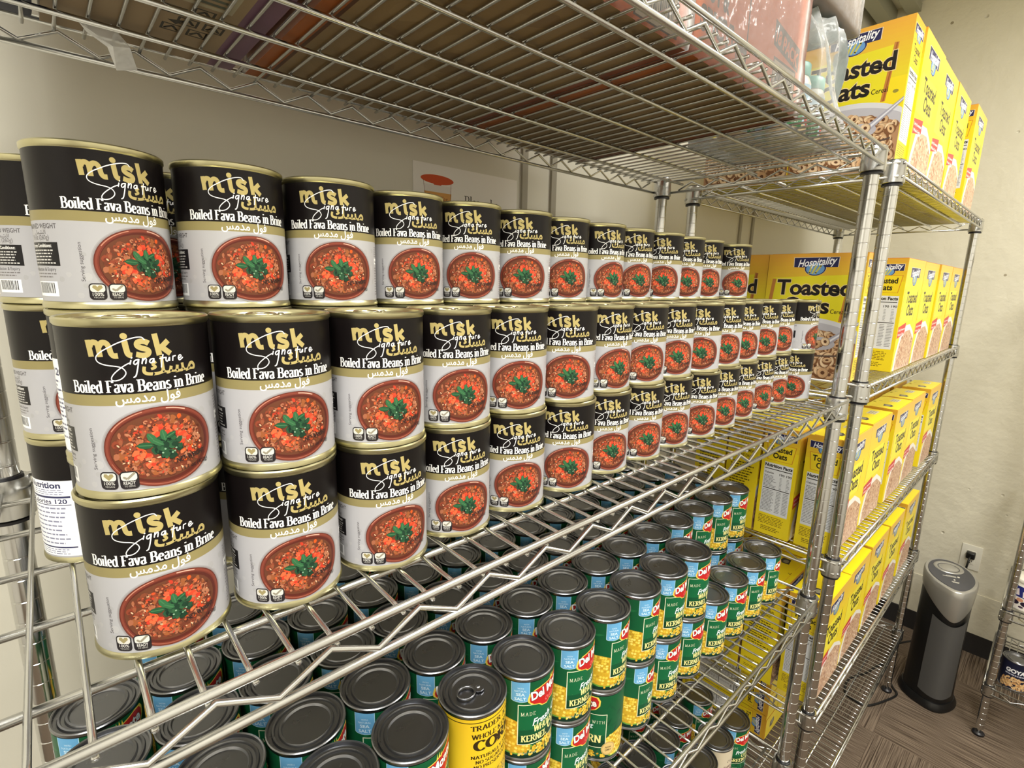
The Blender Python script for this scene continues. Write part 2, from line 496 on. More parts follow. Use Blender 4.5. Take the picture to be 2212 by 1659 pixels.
class Print:
    def __init__(s):
        s.items = []
        s.T = None
    def put(s, polys, rgb, layer=None):
        if s.T:
            polys = [[s.T(x, y) for x, y in p] for p in polys]
        polys = [p if area2(p) > 0 else p[::-1] for p in polys if abs(area2(p)) > 1e-12]
        if not polys:
            return
        xs = [x for p in polys for x, _ in p]; ys = [y for p in polys for _, y in p]
        bb = (min(xs), min(ys), max(xs), max(ys))
        if layer is None:
            layer = 0
            for it in s.items:
                o = it[2]
                if it[3] >= layer and bb[0] < o[2] and o[0] < bb[2] and bb[1] < o[3] and o[1] < bb[3]:
                    layer = it[3] + 1
        s.items.append((polys, lin(rgb), bb, layer))
    def poly(s, pts, rgb):
        if len(pts) > 4 or True:
            tris = tessellate_polygon([[Vector((x, y, 0)) for x, y in pts]])
            s.put([[pts[i] for i in t] for t in tris], rgb)
    def rect(s, x0, y0, x1, y1, rgb):
        s.put([[(x0, y0), (x1, y0), (x1, y1), (x0, y1)]], rgb)
    def rrect(s, x0, y0, x1, y1, r, rgb):
        p = arc(x1 - r, y1 - r, r, r, 0, 90, 5) + arc(x0 + r, y1 - r, r, r, 90, 180, 5) + arc(x0 + r, y0 + r, r, r, 180, 270, 5) + arc(x1 - r, y0 + r, r, r, 270, 360, 5)
        s.put([p], rgb)
    def ell(s, cx, cy, rx, ry, rgb, n=36):
        s.put([arc(cx, cy, rx, ry, 0, 360 - 360 / n, n - 1)], rgb)
    def ring(s, cx, cy, rx, ry, k, rgb, a0=0, a1=360, n=24, rot=0):
        o = arc(0, 0, rx, ry, a0, a1, n); i = arc(0, 0, rx * k, ry * k, a0, a1, n)
        c, d = math.cos(rot), math.sin(rot)
        f = lambda p: (cx + p[0] * c - p[1] * d, cy + p[0] * d + p[1] * c)
        o = [f(p) for p in o]; i = [f(p) for p in i]
        s.put([[o[j], o[j + 1], i[j + 1], i[j]] for j in range(n)], rgb)
    def frame(s, x0, y0, x1, y1, t, rgb):
        s.put([[(x0, y0), (x1, y0), (x1, y0 + t), (x0, y0 + t)], [(x0, y1 - t), (x1, y1 - t), (x1, y1), (x0, y1)],
               [(x0, y0 + t), (x0 + t, y0 + t), (x0 + t, y1 - t), (x0, y1 - t)], [(x1 - t, y0 + t), (x1, y0 + t), (x1, y1 - t), (x1 - t, y1 - t)]], rgb)
    def line(s, pts, w, rgb, thin=None, rnd=True):
        out = []
        nib_ribbon(pts, w, w if thin is None else thin, out, rnd)
        s.put(out, rgb)
    def curve(s, pts, w, rgb, rnd=False, n=6):
        out = []
        for i in range(len(pts) - 1):
            p0, p1, p2, p3 = pts[max(i - 1, 0)], pts[i], pts[i + 1], pts[min(i + 2, len(pts) - 1)]
            for k in range(n):
                q = k / n
                out.append(tuple(.5 * (2 * p1[j] + (p2[j] - p0[j]) * q + (2 * p0[j] - 5 * p1[j] + 4 * p2[j] - p3[j]) * q * q + (3 * p1[j] - p0[j] - 3 * p2[j] + p3[j]) * q ** 3) for j in (0, 1)))
        s.line(out + [pts[-1]], w, rgb, rnd=rnd)
    def blob(s, cx, cy, r, rgb, rnd, n=8, sq=1.0, jag=0.3):
        a = rnd.random() * 6
        pts = []
        for k in range(n):
            q = r * (1 - jag * rnd.random())
            x, y = q * math.cos(2 * PI * k / n), q * math.sin(2 * PI * k / n) * sq
            pts.append((cx + x * math.cos(a) - y * math.sin(a), cy + x * math.sin(a) + y * math.cos(a)))
        s.put([pts], rgb) if jag < 0.35 else s.poly(pts, rgb)
    def text(s, t, x, y, size, rgb, width=None, bold=0.0, shear=0.0, rot=0.0, align='L', outline=None):
        """lettering: cap height about 0.7 size; width stretches the line to fit"""
        ps, x0, x1 = text_polys(t, bold)
        k = size
        kx = width / max(x1 - x0, 1e-6) if width else size
        W = (x1 - x0) * kx
        ox = {'L': 0, 'C': -W / 2, 'R': -W}[align]
        c, d = math.cos(rot), math.sin(rot)
        def f(p):
            px = (p[0] - x0) * kx + ox + shear * p[1] * k
            py = p[1] * k
            return (x + px * c - py * d, y + px * d + py * c)
        if outline:
            po, q0, q1 = text_polys(t, bold + outline[0])
            s.put([[f(p) for p in pl] for pl in po], outline[1])
        s.put([[f(p) for p in pl] for pl in ps], rgb)
    def serif(s, t, x, y, cap, rgb, width=None, thick=.17, thin=.055, align='L', rot=0.0, shear=0.0, space=0.0, bar=.05):
        W = sum(GLY[ch][0] + space for ch in t) - space
        kx = width / W if width else cap
        ox = {'L': 0, 'C': -W * kx / 2, 'R': -W * kx}[align]
        c, d = math.cos(rot), math.sin(rot)
        out = []
        cur = 0
        for ch in t:
            adv, st, sf = GLY[ch]
            loc = []
            for p in st:
                nib_ribbon(p, thick, thin, loc)
            for (sx, sy, hw) in sf:
                yy = sy - bar / 2 if sy > .3 else sy + bar / 2
                loc.append([(sx - hw - thick / 3, yy - bar / 2), (sx + hw + thick / 3, yy - bar / 2), (sx + hw + thick / 3, yy + bar / 2), (sx - hw - thick / 3, yy + bar / 2)])
            for p in loc:
                q = []
                for (px, py) in p:
                    gx = (cur + px) * kx + ox + shear * py * cap
                    gy = py * cap
                    q.append((x + gx * c - gy * d, y + gx * d + gy * c))
                out.append(q)
            cur += adv + space
        s.put(out, rgb)
    def lines(s, x0, y0, x1, y1, n, rgb, rnd, fill=.5, ragged=.3):
        """rows of fine print too small to read"""
        dy = (y1 - y0) / n
        for i in range(n):
            y = y1 - (i + .5) * dy
            e = x1 - (x1 - x0) * ragged * rnd.random()
            x = x0
            out = []
            while x < e:
                wd = min((x1 - x0) * (.05 + .12 * rnd.random()), e - x)
                out.append([(x, y - dy * fill / 2), (x + wd, y - dy * fill / 2), (x + wd, y + dy * fill / 2), (x, y + dy * fill / 2)])
                x += wd + (x1 - x0) * .025
            s.put(out, rgb)
    def barcode(s, x0, y0, x1, y1, rnd, bg=(240, 240, 240)):
        s.rect(x0, y0, x1, y1, bg)
        out = []
        x = x0 + (x1 - x0) * .08
        while x < x1 - (x1 - x0) * .1:
            wd = (x1 - x0) * rnd.choice((.012, .02, .032))
            out.append([(x, y0 + (y1 - y0) * .2), (x + wd, y0 + (y1 - y0) * .2), (x + wd, y1 - (y1 - y0) * .08), (x, y1 - (y1 - y0) * .08)])
            x += wd + (x1 - x0) * rnd.choice((.014, .022, .03))
        s.put(out, (30, 30, 34))
    # ---- to a mesh
    def build(s, name, place, material, du=None, eps=1.2e-5, base=None, smooth=False):
        """place(u, v, lift) -> (xyz, normal); du: split at every multiple of du so the ink follows a curve"""
        bm_v, bm_f, cols, nrm = [], [], [], []
        for polys, col, bb, layer in s.items:
            for p in polys:
                parts = [p]
                if du:
                    parts = []
                    lo = math.floor(min(q[0] for q in p) / du + 1e-9)
                    hi = math.ceil(max(q[0] for q in p) / du - 1e-9)
                    rest = p
                    for k in range(lo + 1, hi):
                        a, rest = cut(rest, k * du)
                        if len(a) > 2:
                            parts.append(a)
                        if len(rest) < 3:
                            break
                    if len(rest) > 2:
                        parts.append(rest)
                for q in parts:
                    o = len(bm_v)
                    for (u, v) in q:
                        xyz, nn = place(u, v, layer * eps)
                        bm_v.append(xyz); nrm.append(nn)
                    bm_f.append(tuple(range(o, o + len(q))))
                    cols += [(*col, 1.0)] * len(q)
        me = bpy.data.meshes.new(name)
        me.from_pydata(bm_v, [], bm_f)
        me.materials.append(material)
        at = me.color_attributes.new('Col', 'FLOAT_COLOR', 'CORNER')
        flat = [c for q in cols for c in q]
        at.data.foreach_set('color', flat)
        if smooth:
            me.polygons.foreach_set('use_smooth', [True] * len(me.polygons))
            me.normals_split_custom_set_from_vertices(nrm)
        me.update()
        return me

def cut(p, x):
    L, R = [], []
    n = len(p)
    for i in range(n):
        a, b2 = p[i], p[(i + 1) % n]
        if a[0] <= x:
            L.append(a)
        if a[0] >= x:
            R.append(a)
        if (a[0] - x) * (b2[0] - x) < 0:
            t = (x - a[0]) / (b2[0] - a[0])
            q = (x, a[1] + t * (b2[1] - a[1]))
            L.append(q); R.append(q)
    return L, R

def wrap(r, z0):
    def f(u, v, lift):
        a = u / r
        n = (math.sin(a), -math.cos(a), 0.0)
        return ((n[0] * (r + lift), n[1] * (r + lift), z0 + v), n)
    return f

def panel(origin, ux, uz, nn):
    """flat artwork: u along ux, v along uz, ink stands off along nn"""
    o, ux, uz, nn = Vector(origin), Vector(ux), Vector(uz), Vector(nn)
    def f(u, v, lift):
        return (tuple(o + ux * u + uz * v + nn * lift), tuple(nn))
    return f

def merge(name, meshes, mats):
    """several printed meshes with one material each into one mesh"""
    v, f, mi, cols = [], [], [], []
    for k, me in enumerate(meshes):
        o = len(v)
        v += [tuple(x.co) for x in me.vertices]
        f += [[i + o for i in p.vertices] for p in me.polygons]
        mi += [mats.index(me.materials[0])] * len(me.polygons)
        if 'Col' in me.color_attributes:
            buf = [0.0] * (len(me.loops) * 4)
            me.color_attributes['Col'].data.foreach_get('color', buf)
            cols += buf
        else:
            cols += [1.0] * (len(me.loops) * 4)
    out = bpy.data.meshes.new(name)
    out.from_pydata(v, [], f)
    for m in mats:
        out.materials.append(m)
    out.polygons.foreach_set('material_index', mi)
    at = out.color_attributes.new('Col', 'FLOAT_COLOR', 'CORNER')
    at.data.foreach_set('color', cols)
    out.update()
    return out

# ------------------------------------------------------------------ room shell
X0, X1, Y0, Y1 = -3.0, 1.95, -2.3, 0.58
def wall(name, x0, x1, y0, y1, z0, z1, m):
    mb = MB(); mb.box(x0, x1, y0, y1, z0, z1, m); return structure(name, mb)
wall('floor', X0 - .1, X1 + .1, Y0 - .1, Y1 + .1, -.1, 0, MT['carpet'])
wall('wall_back', X0 - .1, X1 + .1, Y1, Y1 + .1, 0, CEIL, MT['wall_back'])
wall('wall_right', X1, X1 + .1, Y0, Y1, 0, CEIL, MT['wall_right'])
wall('wall_left', X0 - .1, X0, Y0, Y1, 0, CEIL, MT['wall'])
wall('wall_front', X0 - .1, X1 + .1, Y0 - .1, Y0, 0, CEIL, MT['wall'])
mb = MB()
mb.box(X0 - .1, X1 + .1, Y0 - .1, Y1 + .1, CEIL, CEIL + .1, MT['ceiling'])
k = X0 + .2
while k < X1:
    mb.box(k - .012, k + .012, Y0, Y1, CEIL - .006, CEIL, MT['tbar']); k += .61
k = Y0 + .3
while k < Y1:
    mb.box(X0, X1, k - .012, k + .012, CEIL - .006, CEIL, MT['tbar']); k += .61
structure('ceiling', mb)
wall('baseboard_right', X1 - .008, X1, Y0, Y1, 0, .1, MT['base'])
wall('baseboard_back', X0, X1, Y1 - .008, Y1, 0, .1, MT['base'])
# battens on the back wall
for i, x in enumerate((-.322, -.229, .757, .859)):
    wall('trim_%d' % (i + 1), x - .008, x + .008, Y1 - .006, Y1, .1, CEIL, MT['strip'])
# channels under the ceiling along the back wall
wall('trim_5', -.5, X1, .49, .545, 2.90, CEIL - .007, MT['channel'])
wall('trim_6', -.5, X1, .40, .45, 2.93, CEIL - .007, MT['channel'])
# low patch of wall panel by the outlet
wall('trim_7', X1 - .006, X1, -.42, .05, .1, .30, MT['wall_right'])

# ceiling lamps
for i, (lx, ly) in enumerate(LIGHTS):
    t = thing('ceiling_light', ('white ceiling light over the left end of the shelving', 'white ceiling light over the middle of the aisle')[i], 'light', (lx, ly, CEIL - .03), 0, 'ceiling lights')
    mb = MB()
    for s_ in (-1, 1):
        mb.box(-.6, .6, s_ * .3 - .02, s_ * .3 + .02, 0, .03, MT['white_plastic'])
        mb.box(s_ * .6 - .02, s_ * .6 + .02, -.28, .28, 0, .03, MT['white_plastic'])
    mb.obj('frame', t)
    mb = MB(); mb.box(-.58, .58, -.28, .28, .004, .02, MT['light']); mb.obj('diffuser', t)

# ------------------------------------------------------------------ wire shelving
def post_mesh(h, foot=True):
    mb = MB()
    R_ = .0127
    prof = [(R_ * .6, .028), (R_, .03)]
    z = .0508
    while z < h - .01:
        prof += [(R_, z - .0011), (R_ - .0005, z - .0005), (R_ - .0005, z + .0005), (R_, z + .0011)]
        z += .0254
    prof += [(R_, h - .003), (R_ * .8, h)]
    mb.lathe(prof, MT['post'], 24, cap=True)
    mb.lathe([(.005, .012), (.005, .032)], MT['post'], 10)
    mb.lathe([(.0001, 0), (.017, 0), (.019, .003), (.019, .009), (.012, .014), (.0001, .014)], MT['ring'], 20, cap=False)
    me = mb.mesh('post')
    me.set_sharp_from_angle(angle=math.radians(35))
    return me

WP = .0235                                     # pitch of the cross wires
def shelf_mesh(Lx, D, phase):
    """one wire shelf; origin at the front left post axis, z = 0 on top of the wires"""
    mb = MB()
    c = MT['chrome']
    yf, yb = -.0165, D + .0165
    zt, zl = .0035, -.0225
    # long rails front and back, cross rails at both ends
    for y in (yf, yb):
        mb.rod((-.012, y, zt), (Lx + .012, y, zt), .0031, c, 10)
        mb.rod((-.012, y, zl), (Lx + .012, y, zl), .0031, c, 10)
        n = int(Lx / .031)
        pts = []
        for k in range(n + 1):
            x = Lx * k / n
            if .012 < x < Lx - .012:
                pts.append((x, y, zl + .0035 if k % 2 == 0 else zt - .0065))
        mb.tube(pts, .0021, c, 6)
    for x in (-.0165, Lx + .0165):
        mb.rod((x, -.012, zt), (x, D + .012, zt), .0031, c, 10)
        mb.rod((x, -.012, zl), (x, D + .012, zl), .0031, c, 10)
        n = int(D / .031)
        pts = [(x, D * k / n, zl + .0035 if k % 2 == 0 else zt - .0065) for k in range(1, n)]
        mb.tube(pts, .0021, c, 6)
    # bearers under the wires
    for y in (.043, .130, .2155, .301, .388):
        mb.rod((-.0165, y, -.0066), (Lx + .0165, y, -.0066), .0029, c, 8)
    # cross wires dipping under the front rail
    k = math.ceil((-.006 - phase) / WP)
    while phase + k * WP < Lx - .003:
        x = phase + k * WP
        k += 1
        a, b2 = (yf + .001, yb - .001) if .02 < x < Lx - .02 else (.02, D - .02)
        mb.tube([(x, a, -.0032), (x, a + .016, -.0026), (x, .036, -.0019), (x, D - .036, -.0019), (x, b2 - .016, -.0026), (x, b2, -.0032)], .0018, c, 6)
    return mb.mesh('shelf')

def collar_mesh():
    mb = MB()
    mb.lathe([(.0152, .009), (.0185, .0095), (.0195, .004), (.0205, -.032), (.0165, -.0345), (.0152, -.0345)], MT['collar'], 28, cap=False)
    me = mb.mesh('collar'); me.set_sharp_from_angle(angle=math.radians(40)); return me
def sleeve_mesh():
    mb = MB()
    mb.lathe([(.0128, .0115), (.0148, .0118), (.0148, .008), (.0145, -.033), (.0182, -.0348), (.0182, -.0378), (.0128, -.0382)], MT['ring'], 24, cap=False)
    me = mb.mesh('sleeve'); me.set_sharp_from_angle(angle=math.radians(40)); return me
POST, COLLAR, SLEEVE = post_mesh(1.941), collar_mesh(), sleeve_mesh()

def rack(name, label, cat, x, y, Lx, D, levels, phase, post=POST, rz=0, nudge=0.0):
    t = thing(name, label, cat, (x, y, 0), rz, None)
    corners = [(-nudge, 0), (Lx, 0), (0, D), (Lx, D)]
    for (px, py) in corners:
        o = mesh_obj('post', post, t)
        o.location = (px, py, 0)
    me = shelf_mesh(Lx, D, phase)
    for z in levels:
        s_ = mesh_obj('shelf', me, t)
        s_.location = (0, 0, z)
        for (px, py) in corners:
            for n, m_ in (('collar', COLLAR), ('sleeve', SLEEVE)):
                o = mesh_obj(n, m_, s_)
                o.location = (px, py, 0)
    return t

ZA = (1.936, 1.475, 1.040, .618)
ZB = (1.936, 1.488, 1.072, .655, .292)
PD = .431
rack('wire_shelving_unit', 'long chrome wire shelving unit holding the fava bean and corn cans', 'shelving unit', -1.192, 0, 1.192, PD, ZA, -.003, nudge=.012)
rack('wire_shelving_unit', 'chrome wire shelving unit filled with yellow cereal boxes', 'shelving unit', .149, 0, 1.205, PD, ZB, .012)

# ------------------------------------------------------------------ tins
def bead_lid(prof_r, z_rim, depth, rings, r_in):
    """profile of a sunk can end, from the rim inwards"""
    p = [(prof_r * .985, z_rim), (r_in, z_rim - .0006), (r_in - .0006, z_rim - depth)]
    p += rings
    return p

def can_body(r, rb, h, m):
    """seamed tin: (open body, sunk end with pressed rings)"""
    d = .0036
    body = MB()
    body.lathe([(0.0001, .0022), (r * .86, .0022), (r * .9, .0004), (r * .96, 0), (r, .0008), (r, .0030), (rb + .0003, .0042),
                (rb - .0002, .0052), (rb - .0002, h - .0052), (rb + .0003, h - .0042)], m, 72, cap=False)
    lid = MB()
    lid.lathe([(rb + .0003, h - .0042), (r, h - .0032), (r, h - .0009), (r * .975, h),
               (r * .94, h - .0005), (r * .925, h - d), (r * .86, h - d - .0003), (r * .835, h - d + .0017), (r * .79, h - d + .0018), (r * .765, h - d - .0004),
               (r * .7, h - d - .0006), (r * .67, h - d + .0013), (r * .62, h - d + .0014), (r * .59, h - d - .0008), (0.0001, h - d - .0009)], m, 72, cap=False)
    out = []
    for n, mb in (('can_body', body), ('lid', lid)):
        me = mb.mesh(n)
        me.set_sharp_from_angle(angle=math.radians(40))
        out.append(me)
    return out

def pull_tab(h, m, scale=1.0):
    mb = MB()
    z = h - .0030
    k = scale
    ring = [(.0075 * k + .0085 * k * math.cos(2 * PI * i / 20) * (1.0 if math.cos(2 * PI * i / 20) > 0 else 1.1), .0075 * k * math.sin(2 * PI * i / 20), z + .0010) for i in range(20)]
    mb.tube(ring, .0012 * k, m, 8, closed=True)
    pts = arc(-.0065 * k, 0, .0062 * k, .0064 * k, 0, 330, 11)
    v = [(x, y, zz) for zz in (z + .0002, z + .0014) for x, y in pts]
    n = len(pts)
    mb.add(v, [tuple(range(n))[::-1], tuple(range(n, 2 * n))] + [(i, (i + 1) % n, n + (i + 1) % n, n + i) for i in range(n)], m)
    mb.lathe([(.0001, z + .0026), (.0016 * k, z + .0026), (.0024 * k, z + .0014)], m, 16, cx=-.0065 * k, cap=False)
    return mb

# --- black, gold and white bean label
FR, FRB, FH = .0365, .0355, .0983
FPITCH = .0985
def fava_label():
    P = Print()
    R = random.Random(5)
    L = .0888
    r = FRB + .00025
    half = PI * r
    V = lambda t: L * (1 - t)
    BK, GD, WH = (17, 13, 13), (140, 129, 86), (170, 169, 172)
    P.rect(-half, V(.395), half, V(0), BK)
    P.rect(-half, V(.462), half, V(.395), GD)
    P.rect(-half, 0, half, V(.462), WH)
    for i in range(90):                                   # mottled paper
        x = R.uniform(-half + .004, half - .004); y = R.uniform(.003, V(.50))
        g = R.choice((164, 166, 175, 177))
        P.blob(x, y, R.uniform(.0015, .003), (g, g - 1, g), R)
    # logo, drawn as pen strokes on the black
    G2_ = (172, 156, 100)
    def lg(x, y):
        return ((-26.7 + (x - 245) * .0531) * .001, V((y + (x - 270) * .03 - 205) / 1455))
    P.text('\uFEDA\uFEB4\uFEE3', -.0032, V(.286), .0128, G2_, width=.0275, bold=.024)
    P.T = lg
    G2 = G2_
    sw = 50
    P.line([(266, 306), (282, 448)], sw, G2, rnd=False)
    P.curve([(282, 362), (296, 334), (318, 324), (342, 332), (354, 356), (362, 448)], sw * .96, G2, rnd=False)
    P.curve([(360, 362), (380, 334), (404, 324), (430, 334), (446, 366), (456, 414), (476, 436), (510, 436)], sw * .96, G2, rnd=False)
    P.curve([(574, 306), (586, 400), (598, 426), (624, 434)], sw, G2, rnd=False)
    P.ell(572, 268, 30, 27, G2, 18)
    P.curve([(766, 332), (738, 316), (700, 314), (674, 328), (674, 352), (702, 370), (744, 384), (760, 404), (746, 428), (708, 436), (656, 424)], sw * .96, G2, rnd=False)
    P.line([(822, 248), (848, 440)], sw, G2, rnd=False)
    P.line([(936, 312), (856, 382)], sw * .95, G2, rnd=False)
    P.line([(868, 364), (948, 430)], sw, G2, rnd=False)
    W2 = (240, 238, 234)
    P.curve([(735, 300), (718, 280), (690, 276), (640, 284), (570, 306), (500, 335), (440, 366), (385, 395), (340, 428), (322, 458), (330, 486), (362, 506), (420, 520), (490, 528), (535, 545), (556, 578), (545, 608), (510, 638), (465, 652), (436, 646), (436, 622), (462, 588), (510, 548), (560, 515), (600, 496)], 9, W2, True)
    for st in ([(608, 476), (598, 508)], [(614, 456), (618, 452)], [(668, 470), (640, 478), (628, 500), (640, 512), (662, 492), (672, 468), (652, 556), (634, 610), (616, 624)],
               [(704, 462), (694, 506)], [(699, 486), (722, 462), (732, 470), (724, 506)], [(792, 466), (768, 472), (758, 494), (774, 502), (792, 478), (796, 464), (794, 500)],
               [(878, 436), (862, 490), (852, 545)], [(846, 470), (896, 462)], [(904, 462), (900, 490), (916, 494), (934, 462), (932, 492)],
               [(962, 494), (968, 458), (976, 456), (992, 452)], [(1022, 478), (1048, 466), (1050, 452), (1034, 450), (1020, 474), (1032, 494), (1066, 474)]):
        P.curve(st, 11, W2, True)
    P.T = None
    P.serif('Boiled Fava Beans in Brine', -.0373, V(.382), .0064, W2, width=.0685, thick=.2, thin=.075)
    P.text('\uFEB2\uFEE3\uFEAA\uFEE3 \uFEDD\uFEEE\uFED3', -.0015, V(.449), .0074, W2, width=.0300, bold=.016, align='C')
    # bowl of beans
    cx, cy = .0026, L * .258
    rx, ry = .0276, .0226
    for k, c in ((1.05, (156, 153, 154)), (1.025, (140, 136, 136)), (1.0, (98, 44, 34)), (.975, (126, 62, 48)), (.93, (110, 50, 38)), (.9, (84, 36, 28))):
        P.ell(cx, cy, rx * k, ry * k, c, 56)
    P.ring(cx, cy, rx * .965, ry * .965, .97, (206, 160, 140), 62, 84)
    P.ring(cx, cy, rx * .965, ry * .965, .98, (188, 130, 108), 108, 150)
    P.ring(cx, cy, rx * .95, ry * .95, .985, (160, 96, 76), 200, 330)
    sx, sy = cx - .0008, cy + .0002
    P.ell(sx, sy, rx * .86, ry * .83, (98, 56, 38), 48)
    bean = [(124, 66, 44), (142, 80, 54), (102, 52, 36), (158, 96, 68), (114, 56, 38), (84, 44, 30), (146, 84, 48), (172, 112, 82), (106, 48, 34), (132, 62, 42)]
    tom = [(196, 76, 40), (208, 90, 48), (182, 58, 38), (206, 106, 66), (188, 84, 54), (204, 82, 30)]
    for i in range(420):
        a, q = R.uniform(0, 2 * PI), math.sqrt(R.random()) * .99
        x, y = sx + rx * .80 * q * math.cos(a), sy + ry * .77 * q * math.sin(a)
        red = R.random() < (.36 if (.25 < q < .75) else .10)
        P.blob(x, y, R.uniform(.0011, .0021) if red else R.uniform(.0012, .0027), R.choice(tom if red else bean), R, 7, R.uniform(.5, .95), .3)
    for i in range(260):
        a, q = R.uniform(0, 2 * PI), math.sqrt(R.random()) * .97
        red = R.random() < .3
        P.blob(sx + rx * .79 * q * math.cos(a), sy + ry * .76 * q * math.sin(a), R.uniform(.0005, .0012), R.choice(tom if red else bean), R, 8, R.uniform(.4, .9), .33)
    for i in range(90):                                   # glints and dark hollows between the beans
        a, q = R.uniform(0, 2 * PI), math.sqrt(R.random()) * .95
        P.blob(sx + rx * .78 * q * math.cos(a), sy + ry * .75 * q * math.sin(a), R.uniform(.0005, .0011), R.choice(((84, 46, 32), (76, 40, 30), (216, 176, 140))), R, 6, .5, .3)
    for i in range(34):                                   # diced tomato around the greens
        a = R.uniform(2.9, 4.4) if i < 14 else R.uniform(-.7, 2.2)
        q = R.uniform(.40, .68)
        P.blob(sx + .001 + rx * .8 * q * math.cos(a), sy + ry * .8 * q * math.sin(a), R.uniform(.0013, .0025), R.choice(((206, 68, 42), (214, 86, 56), (192, 56, 38), (216, 98, 60))), R, 5, .75, .25)
    gx, gy = sx + .0006, sy + .0010
    for i in range(64):
        a, q = R.uniform(0, 2 * PI), R.random() ** .6
        P.blob(gx + .0022 + .0064 * q * math.cos(a), gy - .0014 + .0062 * q * math.sin(a), R.uniform(.0014, .0028), R.choice(((26, 54, 38), (36, 72, 48), (20, 42, 32), (44, 84, 54))), R, 9, .8, .34)
    for (x, y, a, l) in ((-.0082, .0006, 3.05, .0040), (-.0048, .0040, 2.1, .0040), (.0004, .0052, 1.75, .0036), (-.0026, .0016, 2.5, .0034), (.0036, .0048, .5, .0030)):
        c, d = math.cos(a), math.sin(a)
        P.put([[(gx + x + c * l * t - d * w_ * l, gy + y + d * l * t + c * w_ * l) for t, w_ in ((-1, 0), (-.5, -.42), (.2, -.46), (.7, -.3), (1, 0), (.7, .3), (.2, .46), (-.5, .42))]], R.choice(((36, 78, 50), (48, 96, 60), (32, 68, 46))))
        P.line([(gx + x - c * l * .7, gy + y - d * l * .7), (gx + x + c * l * .7, gy + y + d * l * .7)], .0005, (66, 112, 74))
    for i in range(5):
        P.blob(gx + R.uniform(-.002, .006), gy + R.uniform(-.006, -.002), .0006, (128, 160, 132), R)
    INK = (38, 34, 36)
    P.text('NET WEIGHT', .0078, V(.862), .0038, INK, width=.0165, bold=.02, rot=.1)
    P.text('14.1 oz (400g)', .0098, V(.925), .0036, INK, width=.0165, rot=.1)
    # two rounded badges
    for bx, a, b2 in ((-.0290, '100%', 'VEGAN'), (-.0192, 'READY', 'TO SERVE')):
        y0 = V(.985)
        P.rrect(bx, y0, bx + .0088, y0 + .0100, .0022, INK)
        P.rrect(bx + .0007, y0 + .0047, bx + .0081, y0 + .0093, .0016, (206, 204, 196))
        if a == '100%':
            P.poly([(bx + .0044, y0 + .0050), (bx + .0018, y0 + .0074), (bx + .0022, y0 + .0088), (bx + .0036, y0 + .0088), (bx + .0044, y0 + .0078), (bx + .0052, y0 + .0088), (bx + .0066, y0 + .0088), (bx + .0070, y0 + .0074)], (150, 138, 96))
        else:
            P.line([(bx + .0022, y0 + .0066), (bx + .0036, y0 + .0056), (bx + .0070, y0 + .0088)], .0012, (140, 134, 116))
        P.text(a, bx + .0044, y0 + .0025, .0026, (206, 204, 198), width=.0056, bold=.01, align='C')
        P.text(b2, bx + .0044, y0 + .0010, .0015, (176, 174, 168), width=.0050, align='C')
    # upright line of tiny writing left of the bowl
    P.text('Serving suggestion', -.0300, V(.86), .0030, (70, 66, 68), width=.0230, rot=PI / 2)
    # storage panel
    x0 = -.0690
    P.text('DRAINED WEIGHT', x0, V(.515), .0040, (70, 66, 66), width=.0270, bold=.01)
    P.text('\uFEDE\uFEE4\uFEB8\uFEDF\uFE8D', x0 + .008, V(.552), .0034, (90, 86, 86), width=.011)
    P.text('9.1oz (260g)', x0 + .004, V(.588), .0040, (80, 76, 76), width=.017)
    P.rect(x0, V(.76), x0 + .0262, V(.605), (24, 22, 24))
    P.text('Storage Conditions:', x0 + .001, V(.638), .0030, (232, 230, 226), width=.0210, bold=.02)
    P.lines(x0 + .001, V(.752), x0 + .0255, V(.648), 5, (196, 194, 190), R, .42, .25)
    P.text('Production & Expiry', x0 + .001, V(.795), .0030, (70, 66, 66), width=.0220)
    P.lines(x0 + .003, V(.845), x0 + .0235, V(.803), 2, (110, 106, 106), R, .4, .2)
    P.barcode(x0 + .002, V(.965), x0 + .0225, V(.865), R)
    # panel to the right: ingredients
    P.lines(.0402, V(.60), .062, V(.50), 5, (112, 108, 108), R, .4, .3)
    P.rect(.0402, V(.665), .060, V(.612), (240, 240, 240))
    P.text('Made in', .042, V(.655), .0030, (60, 56, 58), width=.010, bold=.01)
    P.lines(.0402, V(.96), .064, V(.69), 11, (120, 116, 116), R, .4, .4)
    # nutrition panel at the back, split over the seam
    NV = (44, 46, 84)
    for a, b2 in ((.072, half), (-half, -.0722)):
        P.rect(a, V(.985), b2, V(.30), (243, 243, 244))
    P.text('Nutrition', .074, V(.365), .0066, NV, width=.0300, bold=.03)
    P.lines(.074, V(.43), .108, V(.375), 3, (120, 122, 150), R, .35, .2)
    P.rect(.0735, V(.455), .1095, V(.438), NV)
    P.text('Calories 120', .074, V(.505), .0052, NV, width=.0330, bold=.02)
    P.rect(.0735, V(.521), .1095, V(.514), NV)
    for i in range(9):
        P.lines(.074, V(.565 + .04 * i), .107, V(.53 + .04 * i), 1, (130, 132, 156), R, .38, .2)
        P.rect(.0735, V(.5665 + .04 * i), .1095, V(.5655 + .04 * i), (170, 170, 186))
    P.rect(.0735, V(.912), .1095, V(.90), NV)
    P.lines(.074, V(.975), .107, V(.918), 3, (130, 132, 156), R, .38, .2)
    P.lines(-.1090, V(.90), -.0740, V(.45), 14, (96, 98, 126), R, .45, .5)
    P.text('120', -.0930, V(.42), .0066, NV, width=.0140, bold=.03)
    return P.build('label', wrap(r, .0049), MT['print'], du=r * PI / 60, smooth=True)

